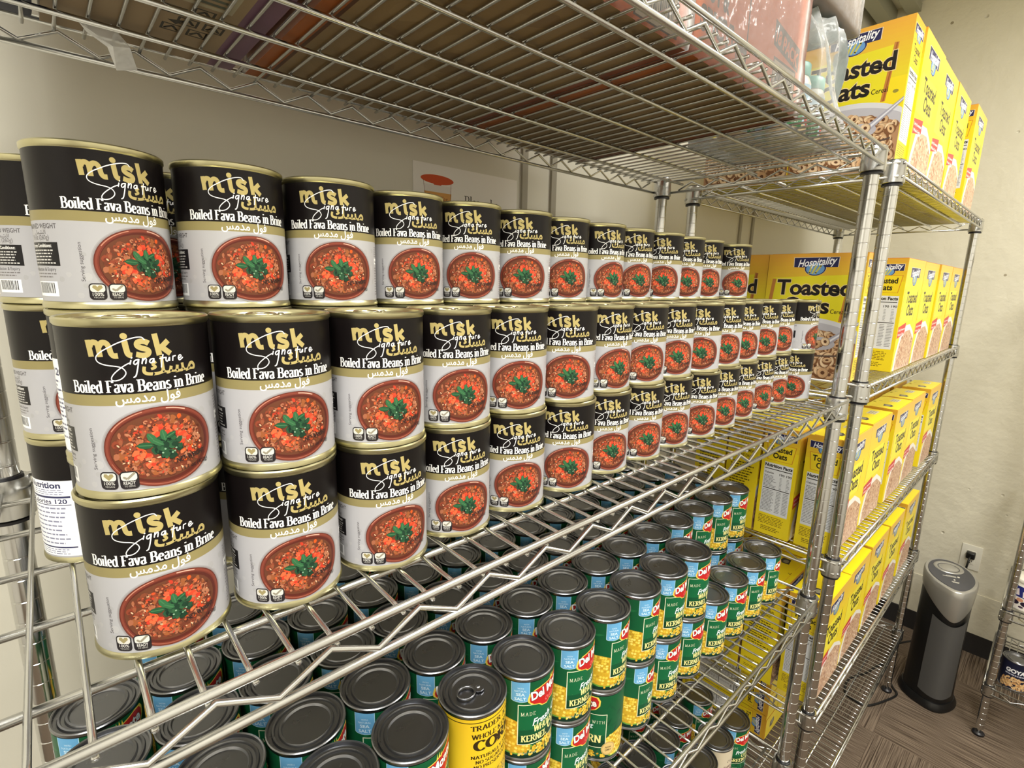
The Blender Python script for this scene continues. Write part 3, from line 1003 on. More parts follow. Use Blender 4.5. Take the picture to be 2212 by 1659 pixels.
LABEL_FAVA = fava_label()
def fava_master():
    t = thing('bean_can', 'master', 'can', (0, 0, 0), 0, 'fava bean cans on the middle shelf')
    for n, me in zip(('can_body', 'lid'), can_body(FR, FRB, FH, MT['gold'])):
        mesh_obj(n, me, t)
    mesh_obj('label', LABEL_FAVA, t)
    o = pull_tab(FH, MT['gold'], 1.0).obj('pull_tab', t)
    o.rotation_euler = (0, 0, 2.4)
    return t

# --- green vegetable label
CR, CRB, CH, CPITCH = .0375, .0366, .1108, .111
def veg_label(kind):
    P = Print()
    R = random.Random(11 if kind == 'corn' else 23)
    L = .1008
    r = CRB + .00025
    half = PI * r
    V = lambda t: L * (1 - t)
    P.rect(-half, 0, half, L, (18, 84, 50))
    for i in range(70):                                   # dark leaves
        x, y = R.uniform(-half + .012, half - .012), R.uniform(.012, L - .012)
        a, l = R.uniform(0, PI), R.uniform(.006, .012)
        c, d = math.cos(a), math.sin(a)
        P.put([[(x + c * l * t - d * q * l, y + d * l * t + c * q * l) for t, q in ((-1, 0), (0, -.22), (1, 0), (0, .22))]], R.choice(((14, 66, 42), (18, 78, 48), (30, 104, 62))))
    P.rect(-half, 0, half, V(.955), (16, 46, 34))
    if kind == 'corn':
        YL = [(222, 188, 60), (234, 204, 82), (202, 162, 44), (240, 216, 108), (190, 146, 40)]
        for (x0, y0, l, wd, a) in ((-.056, V(.585), .024, .0105, -.10), (-.054, V(.80), .028, .0128, -.14), (.062, V(.70), .022, .0105, .1), (.064, V(.86), .023, .011, .12)):
            c, d = math.cos(a), math.sin(a)
            P.put([[(x0 + c * l * p - d * wd * q, y0 + d * l * p + c * wd * q) for p, q in zip([1.12 * z for z in (-1, -.6, 0, .6, 1, .6, 0, -.6)], (-.1, -.95, -1.2, -.95, 0, .4, .6, .4))]], (112, 158, 62))
            P.put([[(x0 + c * l * math.cos(2 * PI * k / 20) - d * wd * math.sin(2 * PI * k / 20), y0 + d * l * math.cos(2 * PI * k / 20) + c * wd * math.sin(2 * PI * k / 20)) for k in range(20)]], (206, 166, 48))
            for row in range(5):
                for k in range(13):
                    p, q = -.86 + k * .143, -.74 + row * .37
                    if (p / 1.0) ** 2 + (q / 1.0) ** 2 < .88:
                        P.blob(x0 + c * l * p - d * wd * q, y0 + d * l * p + c * wd * q, .0021, R.choice(YL), R, 8, .85, .12)
    else:
        for i in range(60):
            x = R.choice((-1, 1)) * R.uniform(.048, .085); y = R.uniform(.012, .05)
            P.line([(x - .012, y - .003), (x, y + R.uniform(-.002, .003)), (x + .012, y + .003)], .0035, R.choice(((92, 140, 60), (124, 168, 80), (70, 116, 50))))
    # sea salt flag
    P.poly([(-.0500, L), (-.0500, V(.225))] + arc(-.0393, V(.225), .0107, .0030, 180, 360, 8) + [(-.0286, V(.225)), (-.0286, L)], (186, 220, 240))
    P.poly([(-.0494, L), (-.0494, V(.222))] + arc(-.0393, V(.222), .0101, .0027, 180, 360, 8) + [(-.0292, V(.222)), (-.0292, L)], (104, 168, 214))
    LB = (212, 236, 250)
    P.text('WITH', -.0393, V(.085), .0028, LB, width=.0070, align='C')
    P.text('NATURAL', -.0393, V(.122), .0032, LB, width=.0138, align='C')
    P.text('SEA', -.0393, V(.172), .0052, LB, width=.0102, bold=.02, align='C')
    P.text('SALT', -.0393, V(.228), .0052, LB, width=.0134, bold=.02, align='C')
    # framed panel
    IV = (226, 228, 196)
    P.rect(-.0418, V(.815), .0418, V(.285), (20, 96, 58))
    P.rect(-.0418, V(.815), .0418, V(.62), (18, 78, 48))
    P.rect(-.0418, V(.815), .0418, V(.70), (16, 58, 38))
    P.frame(-.0418, V(.815), .0418, V(.285), .0010, IV)
    # kernels spilling over the foot of the frame
    if kind == 'corn':
        for i in range(150):
            x = R.gauss(-.004, .019); y = R.uniform(.004, .0215 - abs(x + .004) * .35)
            if y > .003:
                P.blob(x, y, R.uniform(.0016, .0026), R.choice(YL + [(228, 178, 52)]), R, 7, .75, .2)
    # red brand shield
    def sh(k, dy=0):
        pts = [(-31, 0), (-29, 7), (-22, 12), (-12, 14.5), (0, 15.5), (10, 18), (20, 21), (28, 20.5), (31.5, 15), (31, 7), (26, 1), (17, -3), (14, -8), (7, -12), (0, -11), (-5, -14), (-13, -12.5), (-17, -9), (-25, -7.5), (-30, -4)]
        return [(x * k * .001 + 0, V(.205) + (y * k + dy) * .001 - .0015) for x, y in pts]
    P.poly(sh(1.0), (236, 204, 84))
    P.poly(sh(.925), (186, 36, 36))
    for a in (-.5, 0, .5):
        P.put([[(.003 + .0055 * math.sin(a) + q * math.cos(a), V(.075) + .0055 * math.cos(a) * .6 + z) for q, z in ((-.0012, -.003), (.0012, -.003), (0, .004))]], (236, 212, 80))
    P.text('Del Monte', -.0262, V(.235), .0150, (246, 244, 240), width=.0530, bold=.035, rot=.14, outline=(.035, (24, 20, 20)))
    P.text('Quality', .000, V(.298), .0070, (238, 120, 120), width=.0170, shear=.3, rot=.1, align='C')
    # wording
    P.serif('MADE', -.0382, V(.432), .0046, IV, thick=.1, thin=.05, width=.0175, space=.25)
    P.serif('WITH', .0212, V(.432), .0046, IV, thick=.1, thin=.05, width=.0175, space=.25)
    P.text('Fresh Cut', -.0010, V(.545), .0125, (236, 244, 248), width=.0470, shear=.35, rot=.12, bold=.02, align='C')
    CRM = (234, 224, 150)
    if kind == 'corn':
        P.serif('WHOLE', -.0230, V(.655), .0084, CRM, width=.0290, thick=.2, thin=.07, shear=.1)
        P.serif('KERNEL', -.0372, V(.775), .0084, CRM, width=.0330, thick=.2, thin=.07)
        P.serif('CORN', -.0020, V(.735), .0120, CRM, width=.0370, thick=.2, thin=.07)
    else:
        P.serif('CUT', 0, V(.655), .0078, CRM, width=.0220, thick=.2, thin=.07, align='C')
        P.serif('GREEN BEANS', 0, V(.770), .0086, CRM, width=.0740, thick=.2, thin=.07, align='C')
    P.text('NET WT 15.25 OZ', -.040, V(.945), .0034, (214, 210, 180), width=.0220)
    # round seal
    P.ell(.0460, V(.84), .0105, .0105, (216, 186, 120), 28)
    P.ring(.0460, V(.84), .0098, .0098, .94, (150, 116, 60))
    P.text('NON', .0460, V(.835), .0042, (70, 52, 26), width=.0085, bold=.02, align='C')
    P.text('GMO', .0460, V(.878), .0042, (70, 52, 26), width=.0092, bold=.02, align='C')
    # back: nutrition and small print
    P.rect(.088, V(.9), half, V(.2), (234, 238, 226)); P.rect(-half, V(.9), -.100, V(.2), (234, 238, 226))
    P.text('Nutrition Facts', .0895, V(.27), .0056, (20, 40, 30), width=.0240, bold=.03)
    P.lines(.0895, V(.88), .1135, V(.29), 18, (60, 84, 70), R, .4, .2)
    P.rect(-.0800, V(.95), -.0720, V(.83), (226, 226, 216))
    P.ring(-.0760, V(.90), .0032, .0032, .5, (30, 36, 30), 0, 300, 12)
    return P.build('label', wrap(r, .005), MT['print'], du=r * PI / 60, smooth=True)

def plain_label(kind):
    P = Print()
    R = random.Random(31)
    L = .1008
    r = CRB + .00025
    half = PI * r
    V = lambda t: L * (1 - t)
    if kind == 'yellow':
        INK = (52, 40, 18)
        P.rect(-half, 0, half, L, (226, 188, 40))
        P.rect(-half, V(.045), half, V(.035), INK)
        P.serif("TRADER JOE'S", 0, V(.135), .0060, INK, width=.0620, thick=.2, thin=.09, align='C')
        P.serif('WHOLE KERNEL', 0, V(.235), .0058, INK, width=.0600, thick=.2, thin=.09, align='C')
        P.serif('CORN', 0, V(.375), .0120, INK, width=.0560, thick=.27, thin=.12, align='C')
        for k, t in enumerate(('NATURALLY SWEET', 'NO SUGAR ADDED', 'NO PRESERVATIVES')):
            P.serif(t, 0, V(.475 + k * .062), .0040, INK, width=(.062, .052, .056)[k], thick=.2, thin=.1, align='C')
        for k, t in enumerate(('THIS UNIQUE VARIETY', 'OF CORN IS PACKED', 'AT ITS PEAK')):
            P.serif(t, 0, V(.735 + k * .05), .0036, (104, 82, 30), width=(.062, .054, .036)[k], thick=.18, thin=.09, align='C')
        P.rect(-half, V(.96), half, V(.95), INK)
        P.lines(.066, V(.9), .108, V(.15), 20, (96, 76, 30), R, .4, .3)
        P.lines(-.108, V(.9), -.066, V(.15), 20, (96, 76, 30), R, .4, .3)
    else:
        INK = (96, 44, 60)
        P.rect(-half, 0, half, L, (206, 194, 170))
        P.text('Organic', 0, V(.28), .0085, (84, 74, 62), width=.0300, shear=.25, align='C')
        P.serif('DARK RED', 0, V(.42), .0062, INK, width=.0420, align='C')
        P.rect(-.028, V(.58), .028, V(.45), INK)
        P.serif('BEANS', 0, V(.555), .0080, (226, 214, 190), width=.0400, align='C')
        for i in range(60):
            P.blob(R.gauss(0, .02), R.uniform(.008, .030), R.uniform(.003, .005), R.choice(((110, 42, 40), (132, 58, 50), (90, 32, 34))), R, 9, .6, .15)
        P.lines(.055, V(.9), .1, V(.2), 16, (110, 96, 84), R, .4, .3)
        P.lines(-.1, V(.9), -.055, V(.2), 16, (110, 96, 84), R, .4, .3)
    return P.build('label', wrap(r, .005), MT['print'], du=r * PI / 60, smooth=True)

BODY_VEG = can_body(CR, CRB, CH, MT['steel'])
def veg_master(kind, name, label, group):
    t = thing(name, label, 'can', (0, 0, 0), 0, group)
    for n, me in zip(('can_body', 'lid'), BODY_VEG):
        mesh_obj(n, me, t)
    mesh_obj('label', veg_label(kind) if kind in ('corn', 'beans') else plain_label(kind), t)
    if kind == 'yellow':
        o = pull_tab(CH, MT['steel'], 1.1).obj('pull_tab', t)
        o.rotation_euler = (0, 0, PI * .92)
    return t

# ------------------------------------------------------------------ cereal cartons
BW, BH, BD = .203, .283, .083
YE, OR = (238, 214, 38), (226, 166, 62)
def grad(P, x0, x1, y0, y1, c0, c1, n=10):
    for i in range(n):
        a = (i + .5) / n
        P.rect(x0, y0 + (y1 - y0) * i / n, x1, y0 + (y1 - y0) * (i + 1) / n, tuple(c0[j] + (c1[j] - c0[j]) * a for j in range(3)))
def script(P, x, y, k, rgb):
    P.text('Hospitality', x, y, k * .028, rgb, width=k * .094, shear=.3, rot=.09, bold=.02, align='C')
def logo(P, cx, top, k):
    """navy banner with white script over a pale blue oval with wheat"""
    w_, h_ = .056 * k, .026 * k
    pts = [(-w_, 0), (w_, 0), (w_ * .98, -h_), (w_ * .52, -h_ * 1.02)] + arc(0, -h_ * 1.1, w_ * .48, h_ * .78, 8, -188, 14) + [(-w_ * .52, -h_ * 1.02), (-w_ * .98, -h_)]
    P.poly([(cx + x * 1.03, top + .0012 * k + y * 1.03) for x, y in pts], (226, 210, 190))
    P.poly([(cx + x, top + y) for x, y in pts], (36, 38, 84))
    P.ell(cx, top - h_ * 1.17, w_ * .42, h_ * .62, (104, 152, 204), 24)
    for a in (-.5, -.1, .3):
        P.line([(cx + a * w_ * .35 - .004 * k, top - h_ * 1.6), (cx + a * w_ * .5 + .005 * k, top - h_ * .85)], .005 * k, (196, 190, 96))
    script(P, cx + .002 * k, top - h_ * .82, k, (244, 244, 248))
def oats(P, cx, cy, rx, ry, n, R, size, y_min, x0, x1, top=None):
    """heaped toasted rings"""
    tan = [(218, 186, 148), (208, 172, 132), (226, 198, 162), (200, 160, 120)]
    for i in range(n):
        a, q = R.uniform(0, 2 * PI), math.sqrt(R.random())
        x, y = cx + rx * q * math.cos(a), cy + ry * q * math.sin(a)
        s_ = size * R.uniform(.8, 1.15) * (1 + .5 * max(0, (cy - y) / ry))
        if x - s_ < x0 or x + s_ > x1 or y - s_ < y_min:
            continue
        c = R.choice(tan)
        ro = R.uniform(0, PI)
        fl = R.uniform(.55, 1)
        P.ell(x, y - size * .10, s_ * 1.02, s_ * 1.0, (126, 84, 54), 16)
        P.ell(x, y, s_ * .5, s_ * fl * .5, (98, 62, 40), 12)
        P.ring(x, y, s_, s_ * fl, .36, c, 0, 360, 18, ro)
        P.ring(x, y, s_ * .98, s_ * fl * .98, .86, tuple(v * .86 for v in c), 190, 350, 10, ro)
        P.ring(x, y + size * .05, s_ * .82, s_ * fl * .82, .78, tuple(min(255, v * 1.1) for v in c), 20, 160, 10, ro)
def face_big():
    """large front: logo, big wording, bowl with spoon"""
    P = Print(); R = random.Random(3)
    h = BW / 2
    P.rect(-h, 0, h, BH * .62, YE)
    grad(P, -h, h, BH * .62, BH, (226, 208, 44), OR, 12)
    V = lambda t: BH * (1 - t)
    P.poly([(-h + .014, V(.19)), (h - .026, V(.165)), (h - .036, V(.52)), (-h + .006, V(.52))], (226, 214, 44))
    P.poly([(h - .030, V(.150)), (h - .022, V(.155)), (h - .032, V(.53)), (h - .040, V(.53))], (190, 126, 60))
    P.poly([(h - .0265, V(.153)), (h - .024, V(.155)), (h - .034, V(.53)), (h - .0365, V(.53))], (160, 94, 44))
    P.poly([(-h + .013, V(.20)), (-h + .021, V(.20)), (-h + .013, V(.52)), (-h + .005, V(.52))], (190, 126, 60))
    logo(P, .001, V(.032), .82)
    K = (30, 26, 26)
    P.text('Toasted', -.0770, V(.325), .0480, K, width=.1560, bold=.03, outline=(.03, (232, 208, 150)))
    P.text('Oats', -.0580, V(.468), .0480, K, width=.0980, bold=.03, outline=(.03, (232, 208, 150)))
    P.text('Cereal', .0430, V(.468), .0135, K, width=.0290, bold=.01)
    P.ell(h - .016, V(.475), .005, .0035, (150, 138, 56), 12)
    bw = arc(0, BH * .02, h * 1.75, BH * .475, 180, 0, 60)
    bw = [(max(-h, min(h, x)), y) for x, y in bw]
    P.poly([(-h, 0)] + bw + [(h, 0)], (214, 214, 220))
    bw = [(max(-h, min(h, x)), y) for x, y in arc(0, BH * .02, h * 1.68, BH * .44, 180, 0, 60)]
    P.poly([(-h, 0)] + bw + [(h, 0)], (186, 184, 192))
    bw = [(max(-h, min(h, x)), y) for x, y in arc(0, BH * .02, h * 1.5, BH * .385, 180, 0, 60)]
    P.poly([(-h, 0)] + bw + [(h, 0)], (176, 134, 98))
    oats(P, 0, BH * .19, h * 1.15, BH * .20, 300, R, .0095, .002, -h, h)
    P.ell(.030, BH * .29, .032, .015, (182, 178, 186), 24)
    P.poly([(.040, BH * .315), (.052, BH * .290), (h, BH * .455), (h, BH * .480)], (166, 164, 178))
    P.poly([(.045, BH * .309), (.049, BH * .300), (h, BH * .463), (h, BH * .471)], (222, 222, 230))
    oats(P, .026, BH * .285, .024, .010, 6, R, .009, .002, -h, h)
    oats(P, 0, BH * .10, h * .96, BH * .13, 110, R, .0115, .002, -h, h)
    P.line(arc(0, BH * .30, h * 1.3, BH * .115, 228, 312, 16), .0035, (92, 74, 66), rnd=False)
    return P
def face_side_front():
    """the other broad face: smaller logo, red flash, close-up bowl"""
    P = Print(); R = random.Random(4)
    h = BW / 2
    V = lambda t: BH * (1 - t)
    P.rect(-h, 0, h, BH * .70, YE)
    grad(P, -h, h, BH * .70, BH, (236, 210, 44), (228, 180, 74), 10)
    P.poly([(-h + .016, V(.27)), (h - .040, V(.27)), (h - .052, V(.55)), (-h + .006, V(.55))], (240, 226, 60))
    P.line([(-h + .016, V(.27)), (-h + .006, V(.56))], .003, (196, 140, 60))
    P.line([(h - .040, V(.27)), (h - .052, V(.56))], .003, (196, 140, 60))
    logo(P, -.004, V(.075), .92)
    K = (34, 30, 28)
    P.text('Toasted', 0, V(.385), .0400, K, width=.1240, bold=.03, align='C')
    P.text('Oats', 0, V(.500), .0400, K, width=.0760, bold=.03, align='C')
    P.poly([(-h * .86, 0), (-h * .84, V(.86)), (-h * .62, V(.68)), (-h * .2, V(.595)), (h * .3, V(.585)), (h * .8, V(.66)), (h, V(.72)), (h, 0)], (236, 232, 226))
    P.poly([(-h * .70, 0), (-h * .68, V(.86)), (-h * .48, V(.72)), (-h * .1, V(.65)), (h * .4, V(.64)), (h, V(.74)), (h, 0)], (198, 162, 132))
    for i in range(420):
        x, y = R.uniform(-h * .66, h * .97), R.uniform(.004, BH * .33)
        if y < BH * (.345 - .14 * ((x - .012) / h) ** 2 - (.1 if x < -h * .5 else 0)):
            P.blob(x, y, R.uniform(.003, .0062), R.choice(((206, 170, 138), (184, 142, 110), (224, 194, 164), (158, 110, 82), (214, 178, 150), (170, 120, 92))), R, 7, .7, .3)
    P.poly([(-h * .95, V(.60)), (-h * .95, V(.705)), (-h * .2, V(.665)), (-h * .16, V(.565))], (198, 46, 50))
    P.text('Lightly Sweetened', -h * .90, V(.640), .0085, (244, 224, 220), width=h * .68, rot=.05, bold=.02)
    P.text('Whole Grain', -h * .90, V(.682), .0085, (244, 224, 220), width=h * .62, rot=.05, bold=.02)
    return P
def face_narrow(facts):
    P = Print(); R = random.Random(6 if facts else 7)
    h = BD / 2
    V = lambda t: BH * (1 - t)
    P.rect(-h, 0, h, BH * .8, (230, 206, 36))
    grad(P, -h, h, BH * .8, BH, (228, 198, 40), (214, 160, 52), 6)
    K = (36, 32, 28)
    if facts:
        logo(P, 0, V(.05), .62)
        P.poly([(-h + .008, V(.145)), (h - .006, V(.145)), (h - .012, V(.30)), (-h + .013, V(.30))], (206, 140, 40))
        P.poly([(-h + .010, V(.150)), (h - .008, V(.150)), (h - .0135, V(.296)), (-h + .0145, V(.296))], (232, 206, 40))
        P.text('Toasted', 0, V(.215), .0190, K, width=.0520, bold=.03, align='C')
        P.text('Oats', 0, V(.275), .0190, K, width=.0330, bold=.03, align='C')
        P.rect(-h + .008, V(.80), h - .008, V(.325), (218, 220, 224))
        P.text('Nutrition Facts', 0, V(.362), .0110, K, width=.0640, bold=.045, align='C')
        P.rect(-h + .010, V(.385), h - .010, V(.378), K)
        P.text('Calories', -h + .010, V(.425), .0070, K, width=.0220, bold=.02)
        P.text('190', .004, V(.428), .0080, K, width=.0120, bold=.02)
        P.text('190', .0205, V(.428), .0080, K, width=.0120, bold=.02)
        P.lines(-h + .010, V(.555), .000, V(.44), 9, (90, 92, 98), R, .4, .4)
        P.lines(.006, V(.555), .012, V(.44), 9, (120, 122, 128), R, .4, .4)
        P.lines(.022, V(.555), .030, V(.44), 9, (120, 122, 128), R, .4, .4)
        P.rect(-h + .010, V(.567), h - .010, V(.560), K)
        P.lines(-h + .010, V(.78), -.002, V(.575), 15, (110, 112, 118), R, .4, .2)
        P.lines(.002, V(.78), .014, V(.575), 15, (120, 122, 128), R, .45, .2)
        P.lines(.018, V(.78), .031, V(.575), 15, (120, 122, 128), R, .45, .2)
        P.lines(-h + .008, V(.905), h - .008, V(.82), 6, (120, 96, 24), R, .42, .3)
        P.lines(-h + .016, V(.965), h - .016, V(.92), 3, (110, 88, 24), R, .45, .3)
    else:
        for k, s_ in enumerate(('START', 'OUT RIGHT', 'WITH THE MOST', 'IMPORTANT MEAL', 'OF THE DAY!')):
            P.text(s_, 0, V(.13 + .05 * k), .0105, (66, 54, 16), width=(.026, .042, .054, .058, .046)[k], bold=.02, align='C')
        P.lines(-h + .012, V(.66), h - .010, V(.38), 11, (84, 70, 18), R, .42, .35)
        P.lines(-h + .010, V(.86), h - .02, V(.83), 2, (110, 92, 22), R, .5, .2)
        P.lines(-h + .010, V(.93), h - .012, V(.90), 2, (120, 100, 24), R, .4, .3)
    return P
def face_top():
    P = Print(); R = random.Random(8)
    P.rect(-BW / 2, -BD / 2, BW / 2, BD / 2, (240, 220, 40))
    return P
def carton_mesh():
    X, Y, Z = Vector((1, 0, 0)), Vector((0, 1, 0)), Vector((0, 0, 1))
    E_ = 6.0e-6
    ms = [face_side_front().build('f', panel((0, -BD / 2, 0), X, Z, -Y), MT['carton'], eps=E_),
          face_big().build('f', panel((0, BD / 2, 0), -X, Z, Y), MT['carton'], eps=E_),
          face_narrow(True).build('f', panel((-BW / 2, 0, 0), -Y, Z, -X), MT['carton'], eps=E_),
          face_narrow(False).build('f', panel((BW / 2, 0, 0), Y, Z, X), MT['carton'], eps=E_),
          face_top().build('f', panel((0, 0, BH), X, Y, Z), MT['carton'], eps=E_),
          face_top().build('f', panel((0, 0, 0), X, -Y, -Z), MT['carton'], eps=E_)]
    return merge('carton', ms, [MT['carton']])
def flap_mesh():
    """glued top flap with its locking tab"""
    P = Print(); R = random.Random(9)
    w_, d_ = BW / 2 - .001, BD / 2 - .001
    P.rect(-w_, -d_, w_, d_ - .012, (238, 214, 36))
    P.poly([(-.018, d_ - .012), (.018, d_ - .012), (.013, d_ - .003), (-.013, d_ - .003)], (238, 214, 36))
    P.poly([(-w_ + .035, -.018), (-w_ + .035, .002), (-w_ + .065, .006), (-w_ + .068, -.012), (-w_ + .052, -.020)], (60, 58, 66))
    P.ell(-w_ + .052, -.006, .010, .007, (150, 146, 130), 16)
    P.rect(w_ - .075, -.016, w_ - .025, .006, (206, 200, 170))
    P.lines(w_ - .072, -.014, w_ - .028, .004, 3, (150, 140, 100), R, .4, .2)
    P.line([(.010, d_ - .020), (.016, d_ - .014), (.006, d_ - .013)], .0016, (110, 84, 20))
    return P.build('top_flap', panel((0, 0, BH + .0012), (1, 0, 0), (0, 1, 0), (0, 0, 1)), MT['carton'], eps=6e-6)
CARTON, FLAP = carton_mesh(), flap_mesh()
def box_master():
    t = thing('cereal_box', 'master', 'cereal box', (0, 0, 0), 0, None)
    mesh_obj('carton', CARTON, t)
    mb = MB()
    w_, d_ = BW / 2 - .001, BD / 2 - .001
    mb.box(-w_, w_, -d_, d_ - .012, BH + .0001, BH + .0011, MT['orange'])
    me = merge('top_flap', [FLAP, mb.mesh('f')], [MT['carton'], MT['orange']])
    mesh_obj('top_flap', me, t)
    return t

# ------------------------------------------------------------------ fava bean cans
used = set()
def put(master, x, y, z, yaw, label, group):
    if master.name in used:
        return dup(master, (x, y, z), math.radians(yaw), label, group)
    used.add(master.name)
    master.location = (x, y, z)
    master.rotation_euler = (0, 0, math.radians(yaw))
    master['label'] = label
    master['group'] = group
    return master

fava = fava_master()
ZF = 1.4753
T1 = [(-1.1054, .0732, -3), (-1.0297, .0686, -7), (-.9552, .0662, -8), (-.8818, .073, -17), (-.8071, .0754, -25), (-.7303, .0741, -36), (-.656, .0802, -28), (-.5818, .0798, -29), (-.5045, .0833, -32), (-.4305, .08, -39), (-.3526, .0848, -37), (-.2757, .0893, -33), (-.1954, .0909, -29), (-.1130, .0955, -26), (-.0370, .078, -72)]
T2 = [(-1.1031, .0732, 0), (-1.0296, .0686, -6), (-.9562, .0662, -11), (-.8827, .073, -18), (-.8091, .0754, -28), (-.7350, .0741, -38), (-.6610, .0802, -19), (-.5875, .0798, -35), (-.5125, .0833, -36), (-.4388, .08, -51), (-.3601, .0848, -42), (-.2820, .0893, -46), (-.1980, .0909, -46), (-.1140, .0955, -41), (-.0387, .078, -5)]
T3 = [(-1.105, .1502, 23), (-1.029, .1456, 1), (-.9545, .1432, -17), (-.8795, .15, -15), (-.8045, .1524, -30), (-.7290, .1511, -38), (-.6545, .1572, -30), (-.5800, .1568, -16), (-.5060, .1603, -27), (-.4300, .157, -47), (-.3560, .1618, -44), (-.2820, .1663, -37)]
GF = 'fava bean cans on the middle shelf'
for i, (x, y, a) in enumerate(T1):
    put(fava, x, y, ZF, a, 'fava bean can standing on the wires in the front row, %s from the left' % ORD[i], GF)
for i, (x, y, a) in enumerate(T2):
    put(fava, x, y, ZF + FPITCH, a, 'fava bean can stacked second high in the front row, %s from the left' % ORD[i], GF)
for i, (x, y, a) in enumerate(T3):
    put(fava, x, y, ZF + 2 * FPITCH, a, 'fava bean can in the raised third tier, %s from the left' % ORD[i], GF)
put(fava, -.1680, .1672, ZF + 2 * FPITCH, -40, 'fava bean can ending the raised third tier at its far right', GF)
for i, (x, y, a) in enumerate(T3):
    yw = (200 if i == 0 else a + 9, 64 if i == 0 else a - 6)
    put(fava, x - .001 * (i % 3), y + .0005, ZF, yw[0], 'fava bean can behind the front row on the wires, %s from the left' % ORD[i], GF)
    put(fava, x + .001 * (i % 2), y, ZF + FPITCH, yw[1], 'fava bean can behind the front row, second high, %s from the left' % ORD[i], GF)
for i, x in enumerate((-.2060, -.1290)):
    for k in range(2):
        put(fava, x, .1672, ZF + k * FPITCH, (-30, 12)[k], 'fava bean can hidden under the last raised can, %s, %s' % (('on the wires', 'second high')[k], ('left', 'right')[i]), GF)
# the back row, seen past the left end and through the gaps
BK = [(-1.1270, .2270, (158, 14, 34)), (-1.0495, .2235, (0, 10, -30)), (-.9750, .2210, (-10, -20, -5)), (-.9000, .2270, (-15, 5, -12))]
for i, (x, y, aa) in enumerate(BK):
    for k in range(3):
        put(fava, x, y, ZF + k * FPITCH, aa[k], 'fava bean can in the rearmost row, %s, %s from the left' % (('on the wires', 'second high', 'third high')[k], ORD[i]), GF)

# ------------------------------------------------------------------ corn cans on the shelf below
ZC = 1.0403
corn = veg_master('corn', 'vegetable_can', 'master', 'green corn cans')
yellow = veg_master('yellow', 'corn_can', 'yellow corn can with a pull tab among the green cans', 'corn cans')
beans = veg_master('beans', 'vegetable_can', 'green bean can at the right front of the low shelf', 'cans on the low shelf')
cream = veg_master('cream', 'bean_can', 'cream labelled bean can on the low shelf', 'cans on the low shelf')
GX = [-.069, -.148, -.230, -.309, -.387, -.464, -.541, -.618, -.694, -.770, -.846, -.922, -.998, -1.074, -1.150]
GY = [.0845, .1605, .2400, .3200, .4000]
RN = ['front row', 'second row', 'third row', 'fourth row', 'back row']
R = random.Random(17)
GC = 'green corn cans on the shelf under the beans'
for r_ in range(5):
    for c_ in range(15):
        x, y = GX[c_] + (.002 if r_ % 2 else 0) + R.uniform(-.0006, .0006), GY[r_]
        for k in range(2):
            if r_ == 0 and c_ < 4 and k == 1:
                continue
            a = 15 + R.uniform(-4, 4)
            if r_ == 0:
                a = (19, 15, 10, 10, 9, 15, 32, 34, 21, 14, 12, 10, 12, 15, 14)[c_] + (0 if k else R.uniform(-3, 3))
            if r_ == 0 and c_ == 7 and k == 0:
                a = -95
            if r_ == 0 and c_ < 4:
                y = .0790
            if r_ == 4 and c_ == 0 or r_ == 4 and c_ == 14:
                continue                                   # the posts stand there
            if r_ == 0 and c_ == 10 and k == 1:
                yellow.location = (x, y, ZC + CPITCH)
                yellow.rotation_euler = (0, 0, math.radians(8))
                yellow['group'] = 'corn cans'
                continue
            put(corn, x, y, ZC + k * CPITCH, a, 'green corn can in the %s, %s, %s from the right post' % (RN[r_], 'on the wires' if k == 0 else 'upper layer', ORD[c_]), GC)

# ------------------------------------------------------------------ mixed cans on the low shelf
ZL = .6183
GL = 'cans on the low shelf'
LOW = [(beans, -.085, .090, -8), (cream, -.1625, .0920, 2), (corn, -.081, .179, 5), (corn, -.177, .180, -8), (corn, -.2400, .0900, 10), (corn, -.2540, .1680, 30), (corn, -.3310, .1780, 4),
       (corn, -.3180, .0920, -20), (corn, -.3960, .0980, 14), (corn, -.4100, .1800, -6), (corn, -.4760, .1000, 8), (corn, -.158, .262, 0), (corn, -.236, .262, 8), (corn, -.330, .262, 12)]
n_ = 0
for m_, x, y, a in LOW:
    if m_ in (beans, cream):
        m_.location = (x, y, ZL); m_.rotation_euler = (0, 0, math.radians(a)); m_['group'] = GL
        continue
    put(corn, x, y, ZL, a, 'green corn can standing loose on the low shelf, %s from the right post' % ORD[n_], GL)
    n_ += 1

# ------------------------------------------------------------------ cereal boxes
box = box_master()
def cb(xl, yf, z, label, rz=0, group=None):
    """xl, yf: the corner nearest the aisle and the long unit"""
    w_, d_ = (BW, BD) if rz in (0, 180) else (BD, BW)
    return put(box, xl + w_ / 2, yf + d_ / 2, z + .0006, rz, label, group)
GB = 'yellow cereal boxes on the wire shelves'
Z5, Z4, Z3, Z2, Z1 = ZB
cb(.171, .008, Z5, 'yellow cereal box turned to show its broad front, front left corner of the top shelf', 90, GB)
cb(.166, .212, Z5, 'yellow cereal box turned broad front out, behind another on the top shelf', 90, GB)
for i, (x, y) in enumerate(((.254, .004), (.458, .006), (.662, .004), (.900, -.008))):
    cb(x, y, Z5, 'yellow cereal box in the front row of the top shelf, %s of four' % ORD[i], 0, GB)
for r_ in range(1, 4):
    for i in range(5):
        x, y = .256 + .205 * i, .006 + .0855 * r_
        cb(x, y, Z5, 'yellow cereal box on the top shelf, %s row, %s from the left' % (ORD[r_], ORD[i]), 0, GB)
cb(.166, .024, Z4, 'yellow cereal box turned broad front out beside the end of the bean cans', 90, GB)
cb(.171, .2295, Z4, 'yellow cereal box turned broad front out, deeper behind the bean cans', 90, GB)
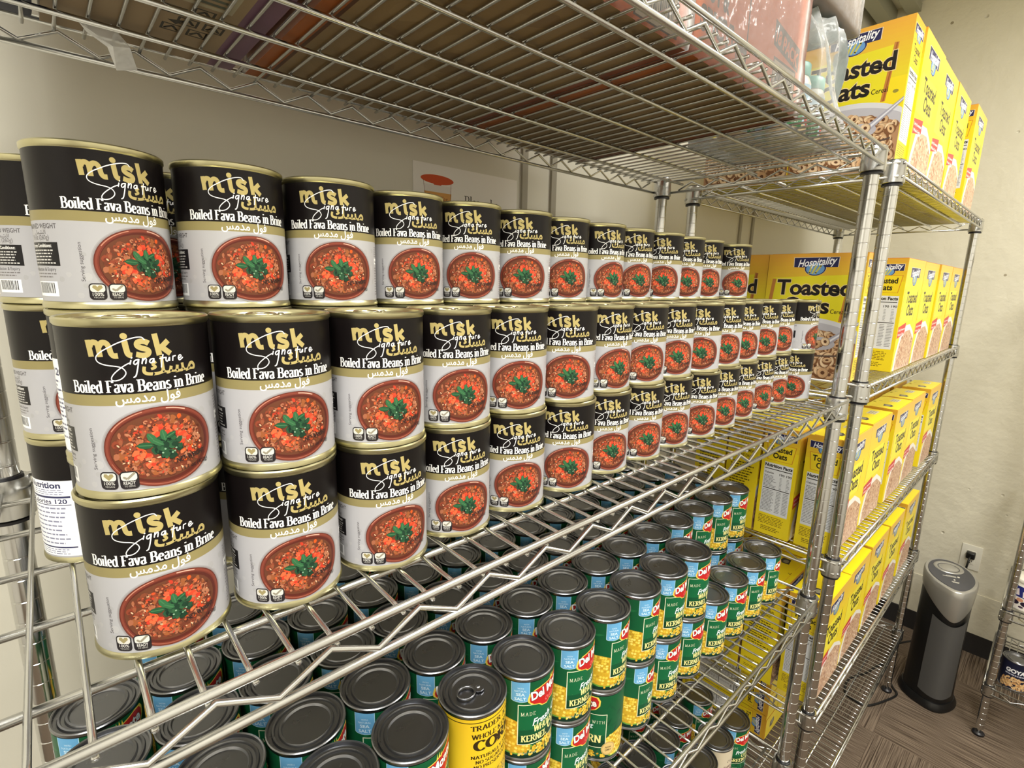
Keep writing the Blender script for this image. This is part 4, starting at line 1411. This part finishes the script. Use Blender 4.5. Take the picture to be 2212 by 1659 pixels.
for i, (x, y) in enumerate(((.440, .005), (.664, .008), (.874, .004), (1.100, .006))):
    cb(x, y, Z4, 'yellow cereal box on the second shelf down, %s of four along the front' % ORD[i], 0, GB)
for r_ in range(4):
    xs = (.168, .392, .634, .850, 1.112) if r_ == 0 else (.164, .374, .600, .822, 1.060)
    for i, x in enumerate(xs):
        y = (.008, .104, .193, .281)[r_] + (0, .004, 0, .003, -.002)[i]
        cb(x, y, Z3, 'yellow cereal box on the third shelf down, %s, %s from the left' % (RN[r_], ORD[i]), 180 if r_ > 1 else 0, GB)
for r_ in range(4):
    xs = (.178, .384, .604, .816, 1.070) if r_ == 0 else (.170, .378, .590, .806, 1.040)
    for i, x in enumerate(xs):
        y = (.002, .099, .188, .277)[r_] + (0, .002, .003, .001, .003)[i]
        cb(x, y, Z2, 'yellow cereal box on the fourth shelf down, %s, %s from the left' % (RN[r_], ORD[i]), 180 if r_ > 0 else 0, GB)
for k in range(3):
    o = put(box, .381 + BW / 2, .441, Z1 + .0010 + BD / 2 + k * (BD + .0024), 0, 'yellow cereal box lying flat on the bottom shelf, %s in the stack' % ('lowest', 'middle', 'uppermost')[k], GB)
    o.rotation_euler = (PI / 2, 0, 0)

# ------------------------------------------------------------------ wrapped noodle cases on the top shelf
ZT = ZA[0] + .0006
INKC = (112, 100, 90)
def case(x0, x1, y0, y1, h, label, name='noodle_case', board='orange', art=True):
    t = thing(name, label, 'carton', ((x0 + x1) / 2, (y0 + y1) / 2, ZT), 0, None)
    w_, d_ = (x1 - x0) / 2, (y1 - y0) / 2
    OG = (210, 124, 82)
    X, Y, Z = Vector((1, 0, 0)), Vector((0, 1, 0)), Vector((0, 0, 1))
    R = random.Random(40)
    F = Print(); F.rect(-w_, 0, w_, h, OG)
    U = Print(); U.rect(-w_, -d_, w_, d_, (134, 110, 76))
    U.rect(-w_, -d_, -w_ + .020, d_, (156, 86, 38)); U.rect(w_ - .010, -d_, w_, d_, (120, 62, 36))
    U.rect(-w_ + .020, -d_, -w_ + .024, d_, (84, 50, 30))
    for i in range(40):
        U.blob(R.uniform(-w_ + .05, w_ - .05), R.uniform(-d_ + .03, d_ - .03), R.uniform(.01, .03), R.choice(((128, 104, 70), (140, 116, 82), (122, 98, 68))), R)
    if art:
        F.text('HOT &', -w_ + .010, .062, .0330, INKC, width=.0620, bold=.05)
        F.text('SPICY!', -w_ + .010, .030, .0330, INKC, width=.0780, bold=.05)
        F.rect(-w_ + .096, .018, -w_ + .1225, .048, INKC)
        F.text('RAMEN', -w_ + .098, .024, .014, OG, width=.0220)
        F.line([(-w_ + .1225, .0), (-w_ + .1225, .12), (-w_ + .110, .15)], .003, INKC)
        F.poly([(w_ - .098, .068), (w_ - .012, .056), (w_ - .012, .086), (w_ - .098, .098)], INKC)
        F.text('18 PACK', w_ - .094, .074, .0230, OG, width=.0790, rot=-.15, bold=.04)
        F.rect(w_ - .094, .004, w_ - .018, .056, INKC)
        F.barcode(w_ - .091, .006, w_ - .021, .053, R, (196, 182, 160))
    B = Print(); B.rect(-w_, 0, w_, h, OG)
    S1 = Print(); S1.rect(-d_, 0, d_, h, OG)
    T_ = Print(); T_.rect(-w_, -d_, w_, d_, OG)
    ms = [F.build('f', panel((0, -d_, 0), X, Z, -Y), MT['print']), B.build('f', panel((0, d_, 0), -X, Z, Y), MT['print']),
          S1.build('f', panel((-w_, 0, 0), -Y, Z, -X), MT['print']), S1.build('f', panel((w_, 0, 0), Y, Z, X), MT['print']),
          T_.build('f', panel((0, 0, h), X, Y, Z), MT['print']), U.build('f', panel((0, 0, 0), X, -Y, -Z), MT['print'])]
    mesh_obj('carton', merge('carton', ms, [MT['print']]), t)
    bm = bmesh.new()
    bmesh.ops.create_cube(bm, size=1)
    bmesh.ops.subdivide_edges(bm, edges=list(bm.edges), cuts=10, use_grid_fill=True)
    for v in bm.verts:
        n3 = math.sin(v.co.x * 31 + v.co.z * 17) * math.sin(v.co.y * 23 + v.co.z * 29)
        c = Vector((v.co.x * (2 * w_ + .005), v.co.y * (2 * d_ + .005), (v.co.z + .5) * (h + .003) + .0003))
        if abs(v.co.z) < .499:
            c.x += math.copysign(.0016 * (1 + n3), v.co.x) if abs(v.co.x) > .49 else 0
            c.y += math.copysign(.0016 * (1 + n3), v.co.y) if abs(v.co.y) > .49 else 0
        v.co = c
    mb = MB(); mb.bm(bm, MT['film'], True)
    mb.obj('shrink_film', t)
    return t
case(-.596, -.300, .030, .438, .270, 'orange shrink-wrapped noodle case nearest the right end of the top shelf')
case(-.926, -.611, .030, .438, .270, 'orange shrink-wrapped noodle case in the middle of the top shelf')
# plain tan carton with printed marks underneath
t = thing('tan_carton', 'tan carton with handling marks printed underneath, on the top shelf above the first cans', 'carton', (-1.026, .2345, ZT), 0, None)
X_, Y_, Z_ = Vector((1, 0, 0)), Vector((0, 1, 0)), Vector((0, 0, 1))
w_, d_, h = .085, .2060, .25
TN = (150, 128, 98)
U = Print(); U.rect(-w_, -d_, w_, d_, TN)
U.rect(w_ - .026, -d_, w_, d_ - .04, (116, 84, 104)); U.rect(w_ - .024, d_ - .055, w_ - .004, d_ - .038, (190, 176, 150))
DK = (38, 33, 27)
for (cx, cy) in ((.008, .085), (.022, .105), (.012, .128), (.030, .075), (.034, .128), (.044, .105)):
    v = -cy
    U.frame(cx - .009, v - .009, cx + .009, v + .009, .0022, DK)
    U.line([(cx - .005, v - .004), (cx, v + .005), (cx + .005, v - .004)], .003, DK)
U.poly([(.006, -.110), (.020, -.103), (.014, -.118)], DK)
U.frame(-.004, -.060, .050, .010, .006, (176, 166, 140))
for i in range(6):
    U.rect(.004, -.052 + .010 * i, .042, -.047 + .010 * i, (84, 88, 76))
def plain(c, a, b2):
    p = Print(); p.rect(-a, 0, a, b2, c); return p
ms = [plain(TN, w_, h).build('f', panel((0, -d_, 0), X_, Z_, -Y_), MT['print']), plain(TN, w_, h).build('f', panel((0, d_, 0), -X_, Z_, Y_), MT['print']),
      plain(TN, d_, h).build('f', panel((-w_, 0, 0), -Y_, Z_, -X_), MT['print']), plain(TN, d_, h).build('f', panel((w_, 0, 0), Y_, Z_, X_), MT['print']),
      U.build('f', panel((0, 0, 0), X_, -Y_, -Z_), MT['print'])]
mesh_obj('carton', merge('carton', ms, [MT['print']]), t)
mb = MB()
mb.box(-w_, w_, -d_, -.001, h, h + .003, MT['kraft']); mb.box(-w_, w_, .001, d_, h, h + .003, MT['kraft'])
mb.obj('top_flap', t)
mb = MB()
mb.box(-.036, .046, -.206, .206, 0, .2, MT['navy'], .004)
o = tag(mb.obj('navy_carton'), 'dark navy carton at the left end of the top shelf', 'carton')
o.location = (-1.162, .2345, ZT)
# scrap of film caught in the wires
mb = MB()
R = random.Random(2)
pts = [(-.020, -.006, .004), (.004, -.016, .006), (.020, .004, -.004), (.028, .030, -.016), (.010, .034, -.020), (.002, .012, -.006), (-.014, .008, .002)]
mb.add([(x, y, z + dz) for dz in (0, .0008) for x, y, z in pts] + [(.006, .006, -.006), (.006, .006, -.0052)],
       [(i, (i + 1) % 7, 14) for i in range(7)] + [(7 + (i + 1) % 7, 7 + i, 15) for i in range(7)] + [(i, 7 + i, 7 + (i + 1) % 7, (i + 1) % 7) for i in range(7)], MT['bag'])
o = tag(mb.obj('plastic_scrap'), 'torn scrap of clear plastic caught under the top shelf wires', 'plastic scrap')
o.location = (-1.064, .404, 1.9262)

# ------------------------------------------------------------------ bag of baby food jars and a wrapped pack on top of it
def jar_master():
    t = thing('food_jar', 'master', 'jar', (0, 0, 0), 0, 'baby food jars in the clear bag')
    mb = MB(); mb.lathe([(.0001, 0), (.027, 0), (.030, .003), (.030, .082), (.026, .092), (.0245, .094)], MT['white_plastic'], 40, cap=False); mb.obj('jar_body', t)
    mb = MB(); mb.lathe([(.0262, .092), (.0275, .093), (.0275, .110), (.026, .112), (.0001, .112)], MT['mint'], 40, cap=False); mb.obj('cap', t)
    P = Print(); r = .0304
    P.rect(-PI * r, 0, PI * r, .072, (176, 208, 226))
    P.rect(-PI * r, 0, PI * r, .012, (226, 196, 152))
    P.poly([(-.020, .010), (.004, .006), (.006, .040), (-.006, .046), (-.022, .040)], (36, 128, 70))
    for k, s_ in enumerate(('Stage 2', 'Apple', 'Pear')):
        P.text(s_, -.019, .032 - .009 * k, .0075, (224, 240, 224), width=.018)
    P.ell(.020, .022, .011, .011, (206, 60, 44)); P.ell(.028, .040, .009, .010, (226, 120, 96)); P.ell(.016, .026, .004, .004, (232, 160, 130))
    P.line([(.018, .032), (.020, .042)], .0016, (96, 70, 40))
    mesh_obj('label', P.build('label', wrap(r, .006), MT['print'], du=r * PI / 30, smooth=True), t)
    return t

jar = jar_master()
for i, (x, y, a) in enumerate(((-.188, .086, -30), (-.108, .090, -24), (-.200, .165, 10), (-.122, .168, 0))):
    put(jar, x, y, ZT, a, 'baby food jar with a mint cap in the clear bag, %s' % ('front left', 'front right', 'back left', 'back right')[i], 'baby food jars in the clear bag')
bm = bmesh.new()
bmesh.ops.create_cube(bm, size=1)
bmesh.ops.subdivide_edges(bm, edges=list(bm.edges), cuts=14, use_grid_fill=True)
R = random.Random(8)
ph = [R.uniform(0, 6) for _ in range(8)]
for v in bm.verts:
    x, y, z = v.co
    zz = z + .5
    k = 1 - .16 * zz - .10 * (2 * abs(x)) ** 4 * (2 * abs(y)) ** 4
    wob = .006 * math.sin(9 * zz + 7 * x + ph[0]) + .005 * math.sin(15 * y - 8 * zz + ph[1]) + .004 * math.sin(24 * x + 11 * zz + ph[2])
    f_ = min(1, zz * 6)
    v.co = Vector((x * .208 * k + (wob * f_ if abs(x) > .3 else 0), y * .205 * k + (wob * f_ if abs(y) > .3 else 0), .0005 + zz * .172 + (.004 * math.sin(20 * x + ph[3]) * math.sin(17 * y + ph[4]) if zz > .9 else 0)))
mb = MB(); mb.bm(bm, MT['bag'], True)
o = tag(mb.obj('plastic_bag'), 'crinkled clear plastic bag holding baby food jars beside the noodle case', 'bag')
o.location = (-.170, .128, ZT)
t = thing('wrapped_pack', 'brown shrink-wrapped pack lying on top of the clear bag', 'pack', (-.172, .130, ZT + .178), 0, None)
mb = MB(); mb.box(-.112, .112, -.095, .10, 0, .07, MT['packbrown'] if 'packbrown' in MT else MT['kraft'], .006); mb.obj('carton', t)
mb = MB(); mb.box(-.116, .116, -.099, .104, -.001, .074, MT['film'], .009); mb.obj('shrink_film', t)

# ------------------------------------------------------------------ sign on the back wall
t = thing('paper_sign', 'white paper sign with a noodle cup drawing taped to the back wall', 'sign', (-.4735, Y1 - .0012, 1.708), 0, None)
P = Print(); R = random.Random(12)
a = .1315
P.rect(-a, 0, a, .203, (226, 222, 216))
def sg(px, py):
    """crop units of the drawing to paper metres"""
    return (px, py)
P.ell(-.0770, .1760, .0380, .0085, (196, 82, 44)); P.poly([(-.089, .170), (-.077, .158), (-.065, .170)], (196, 82, 44))
P.poly([(-.1090, .166), (-.0440, .166), (-.0480, .122), (-.1020, .122)], (216, 210, 204))
P.poly([(-.1075, .153), (-.0445, .153), (-.0470, .130), (-.1035, .130)], (206, 152, 84))
P.line([(-.109, .172), (-.102, .122)], .0008, (120, 70, 50)); P.line([(-.045, .172), (-.048, .122)], .0008, (120, 70, 50))
P.text('Noodles', -.0760, .1365, .0150, (120, 72, 36), width=.0420, shear=.25, align='C')
P.poly([(-.108, .122), (-.060, .122), (-.056, .098), (-.106, .098)], (74, 82, 60))
for i in range(10):
    P.blob(R.uniform(-.104, -.062), R.uniform(.101, .119), .004, (116, 124, 96), R)
P.poly([(-.056, .112), (-.046, .124), (-.038, .080), (-.056, .082)], (128, 138, 150)); P.ell(-.047, .100, .006, .010, (176, 182, 190))
P.poly([(-.112, .098), (-.050, .098), (-.050, .030), (-.112, .030)], (190, 176, 150))
for k, s_ in enumerate(('Please be', 'mindful of')):
    P.serif(s_, (-.0120, -.0180)[k], .1330 - .0250 * k, .0215, (84, 76, 70), width=(.090, .105)[k], thick=.13, thin=.05)
for k in range(3):
    P.lines(-.018, .040 + .014 * k, .090, .052 + .014 * k, 1, (120, 112, 104), R, .6, .2)
mesh_obj('paper', P.build('paper', panel((0, 0, 0), (1, 0, 0), (0, 0, 1), (0, -1, 0)), MT['print']), t)
mb = MB(); mb.box(-a, a, .0001, .0006, 0, .203, MT['white_plastic']); mb.obj('backing_sheet', t)

# ------------------------------------------------------------------ wall outlet with plug
t = thing('wall_outlet', 'white wall outlet with a black plug behind the air purifier', 'outlet', (X1, -.140, .470), 0, None)
mb = MB(); mb.box(-.006, 0, -.0365, .0365, -.060, .060, MT['white_plastic'], .002); mb.obj('cover_plate', t)
for z in (-.0195, .0195):
    mb = MB(); mb.box(-.0078, -.0058, -.0165, .0165, z - .014, z + .014, MT['white_plastic'], .0009)
    for y in (-.006, .006):
        mb.box(-.0081, -.0075, y - .001, y + .001, z - .002, z + .006, MT['dark_hole'])
    mb.box(-.0081, -.0075, -.002, .002, z - .009, z - .005, MT['dark_hole'])
    mb.obj('socket', t)
t = thing('power_cord', 'black power cord looping over the carpet to the wall plug', 'cord', (0, 0, 0), 0, None)
mb = MB(); mb.box(X1 - .038, X1 - .0082, -.156, -.124, .472, .502, MT['black'], .005); mb.obj('plug', t)
def smooth_path(p, n=8):
    out = []
    for i in range(len(p) - 1):
        p0, p1, p2, p3 = Vector(p[max(i - 1, 0)]), Vector(p[i]), Vector(p[i + 1]), Vector(p[min(i + 2, len(p) - 1)])
        for k in range(n):
            q = k / n
            out.append(.5 * ((2 * p1) + (p2 - p0) * q + (2 * p0 - 5 * p1 + 4 * p2 - p3) * q * q + (3 * p1 - p0 - 3 * p2 + p3) * q ** 3))
    return out + [Vector(p[-1])]
mb = MB()
mb.tube(smooth_path([(X1 - .036, -.140, .484), (X1 - .06, -.136, .44), (X1 - .05, -.12, .2), (1.86, -.03, .02), (1.72, .045, .0052), (1.58, .030, .0052), (1.47, .020, .0052), (1.395, -.012, .0052), (1.352, -.036, .0052), (1.27, -.010, .0052), (1.19, .03, .0052), (1.178, .07, .0052), (1.20, .115, .0052), (1.30, .125, .0052), (1.40, .085, .0052), (1.50, .060, .0052), (1.56, .020, .0052)]), .0042, MT['black'], 8)
mb.obj('cable', t)

# ------------------------------------------------------------------ air purifier
t = thing('air_purifier', 'black tower air purifier with a silver top standing on the carpet', 'air purifier', (1.468, -.118, 0), math.radians(203), None)
def egg(th, L_, W_):
    """drop-shaped plan: point towards +x"""
    c, s_ = math.cos(th), math.sin(th)
    return (L_ * (c * (.50 if c < 0 else .56) + .0), W_ * .5 * s_ * (1 - .30 * max(0, c) ** 2))
def loft(levels, m, n=56, cap_top=True, cap_bot=True):
    mb = MB(); vs, fs = [], []
    for f_ in levels:
        for k in range(n):
            vs.append(f_(2 * PI * k / n))
    for i in range(len(levels) - 1):
        for k in range(n):
            a, b2 = i * n + k, i * n + (k + 1) % n
            fs.append((a, b2, b2 + n, a + n))
    if cap_bot: fs.append(tuple(range(n))[::-1])
    if cap_top: fs.append(tuple((len(levels) - 1) * n + k for k in range(n)))
    mb.add(vs, fs, m, True)
    return mb
def lev(L_, W_, z, tilt=0.0, dip=0.0):
    def f_(th):
        x, y = egg(th, L_, W_)
        return (x, y, z + tilt * x - dip * max(0, math.cos(th)) ** 1.5)
    return f_
loft([lev(.195, .180, 0), lev(.206, .196, .004), lev(.206, .196, .012), lev(.192, .182, .028), lev(.188, .176, .034)], MT['black']).obj('base', t, 50)
loft([lev(.180, .172, .030), lev(.178, .166, .05), lev(.176, .160, .25), lev(.184, .160, .43), lev(.186, .160, .495, 0, .085)], MT['black']).obj('housing', t, 50)
loft([lev(.188, .161, .494, 0, .085), lev(.196, .166, .503, 0, .085), lev(.204, .172, .545, -.10, .022), lev(.203, .171, .558, -.16), lev(.196, .164, .564, -.18), lev(.180, .150, .564, -.18)], MT['silver'], cap_bot=False).obj('silver_band', t, 50)
loft([lev(.178, .148, .5635, -.18), lev(.176, .146, .5662, -.18), lev(.160, .132, .5668, -.18)], MT['slate']).obj('top_panel', t, 50)
mb = MB()
vs, fs = [], []
rings = [(.038, .050, 0), (.036, .048, .003), (.030, .040, .002), (.026, .035, -.001), (.020, .027, .0035), (.010, .014, .006), (.0001, .0001, .0065)]
for rx_, ry_, dz in rings:
    for k in range(36):
        x, y = -.036 + rx_ * math.cos(2 * PI * k / 36), ry_ * math.sin(2 * PI * k / 36)
        vs.append((x, y, .5668 - .18 * x + dz))
for i in range(len(rings) - 1):
    for k in range(36):
        fs.append((i * 36 + k, i * 36 + (k + 1) % 36, (i + 1) * 36 + (k + 1) % 36, (i + 1) * 36 + k))
mb.add(vs, fs, MT['silver'], True)
mb.obj('control_dial', t)
mb = MB()
for (x, y, a, b2) in ((.018, .018, .0035, .0045), (.040, 0, .003, .003)):
    n_ = 16
    vv = [(x + a * math.cos(2 * PI * k / n_), y + b2 * math.sin(2 * PI * k / n_), .5670 - .18 * (x + a * math.cos(2 * PI * k / n_)) + e) for e in (0, .0008) for k in range(n_)]
    mb.add(vv, [tuple(range(n_, 2 * n_))] + [(k, (k + 1) % n_, n_ + (k + 1) % n_, n_ + k) for k in range(n_)], MT['white_plastic'])
for (x, y0, y1) in ((.018, -.022, .010), (.023, -.034, .010), (.052, -.012, .012), (.057, -.010, .010)):
    z = .5670 - .18 * x
    mb.box(x - .0012, x + .0012, y0, y1, z, z + .0006, MT['white_plastic'])
mb.obj('indicator_marks', t)
# grey intake grille on the front
mb = MB(); vs, fs = [], []
NZ, NT = 16, 20
for i in range(NZ + 1):
    z = .055 + (.410 - .055) * i / NZ
    for k in range(NT + 1):
        th = -.86 + 1.72 * k / NT
        f2 = z / .42
        L_, W_ = .178 + .006 * f2, .166 - .003 * f2
        x, y = egg(th, L_ + .006, W_ + .006)
        zz = z - (.020 * (1 - (2 * k / NT - 1) ** 2) if i == NZ else 0) + (.012 * abs(2 * k / NT - 1) ** 3 if i == 0 else 0)
        vs.append((x, y, zz))
for i in range(NZ):
    for k in range(NT):
        a = i * (NT + 1) + k
        fs.append((a, a + 1, a + NT + 2, a + NT + 1))
mb.add(vs, fs, MT['mesh_grey'], True)
o = mb.obj('intake_grille', t)

# ------------------------------------------------------------------ the other rack, by the right wall
PO3 = post_mesh(1.83)
rack('wire_rack', 'chrome wire rack standing in the right corner past the air purifier', 'wire rack', 1.366, -.295, 1.19, PD, (1.83, .985, .535, .215), .010, PO3, math.radians(-90))
t = thing('soup_can', 'dark blue can of beans on the lower shelf of the far right rack', 'can', (1.445, -.352, .2155), 0, None)
for n, me in zip(('can_body', 'lid'), can_body(.042, .041, .115, MT['steel'])):
    mesh_obj(n, me, t)
P = Print(); R = random.Random(14); r = .0413
P.rect(-PI * r, 0, PI * r, .105, (28, 30, 52))
for c in (-.035,):
    P.text('GOYA', c, .066, .0210, (236, 236, 240), width=.0560, bold=.05)
    P.lines(c, .053, c + .055, .063, 1, (180, 180, 196), R, .5, .1)
for i in range(240):
    x, y = R.uniform(-.045, .045), R.uniform(.003, .048)
    if y < .048 - (x / .045) ** 2 * .012:
        P.blob(x, y, R.uniform(.003, .005), R.choice(((206, 164, 110), (186, 138, 88), (222, 186, 136))), R, 9, .7, .2)
o = mesh_obj('label', P.build('label', wrap(r, .005), MT['print'], du=r * PI / 40, smooth=True), t)
t.rotation_euler = (0, 0, math.radians(-78))
t = thing('food_tub', 'white and blue tub with a berry picture on the far right rack', 'tub', (1.440, -.338, .5355), math.radians(-70), None)
mb = MB(); mb.lathe([(.0001, 0), (.042, 0), (.045, .003), (.048, .120), (.046, .121)], MT['white_plastic'], 44, cap=False); mb.obj('tub_body', t)
mb = MB(); mb.lathe([(.0488, .112), (.050, .114), (.050, .126), (.048, .128), (.0001, .128)], MT['white_plastic'], 44, cap=False); mb.obj('lid', t)
P = Print(); r = .0487
P.rect(-PI * r, .058, PI * r, .100, (44, 48, 120)); P.rect(-PI * r, .010, PI * r, .058, (226, 220, 214))
for x in (-.05, -.02, .01, .04):
    P.ell(x, .036, .013, .009, (44, 34, 52)); P.ell(x + .014, .048, .010, .007, (206, 150, 120)); P.ell(x - .010, .022, .007, .004, (70, 52, 72))
    P.poly([(x - .010, .060), (x + .010, .066), (x + .006, .090), (x - .012, .082)], (232, 220, 222))
mesh_obj('label', P.build('label', wrap(r, 0), MT['print'], du=r * PI / 40, smooth=True), t)
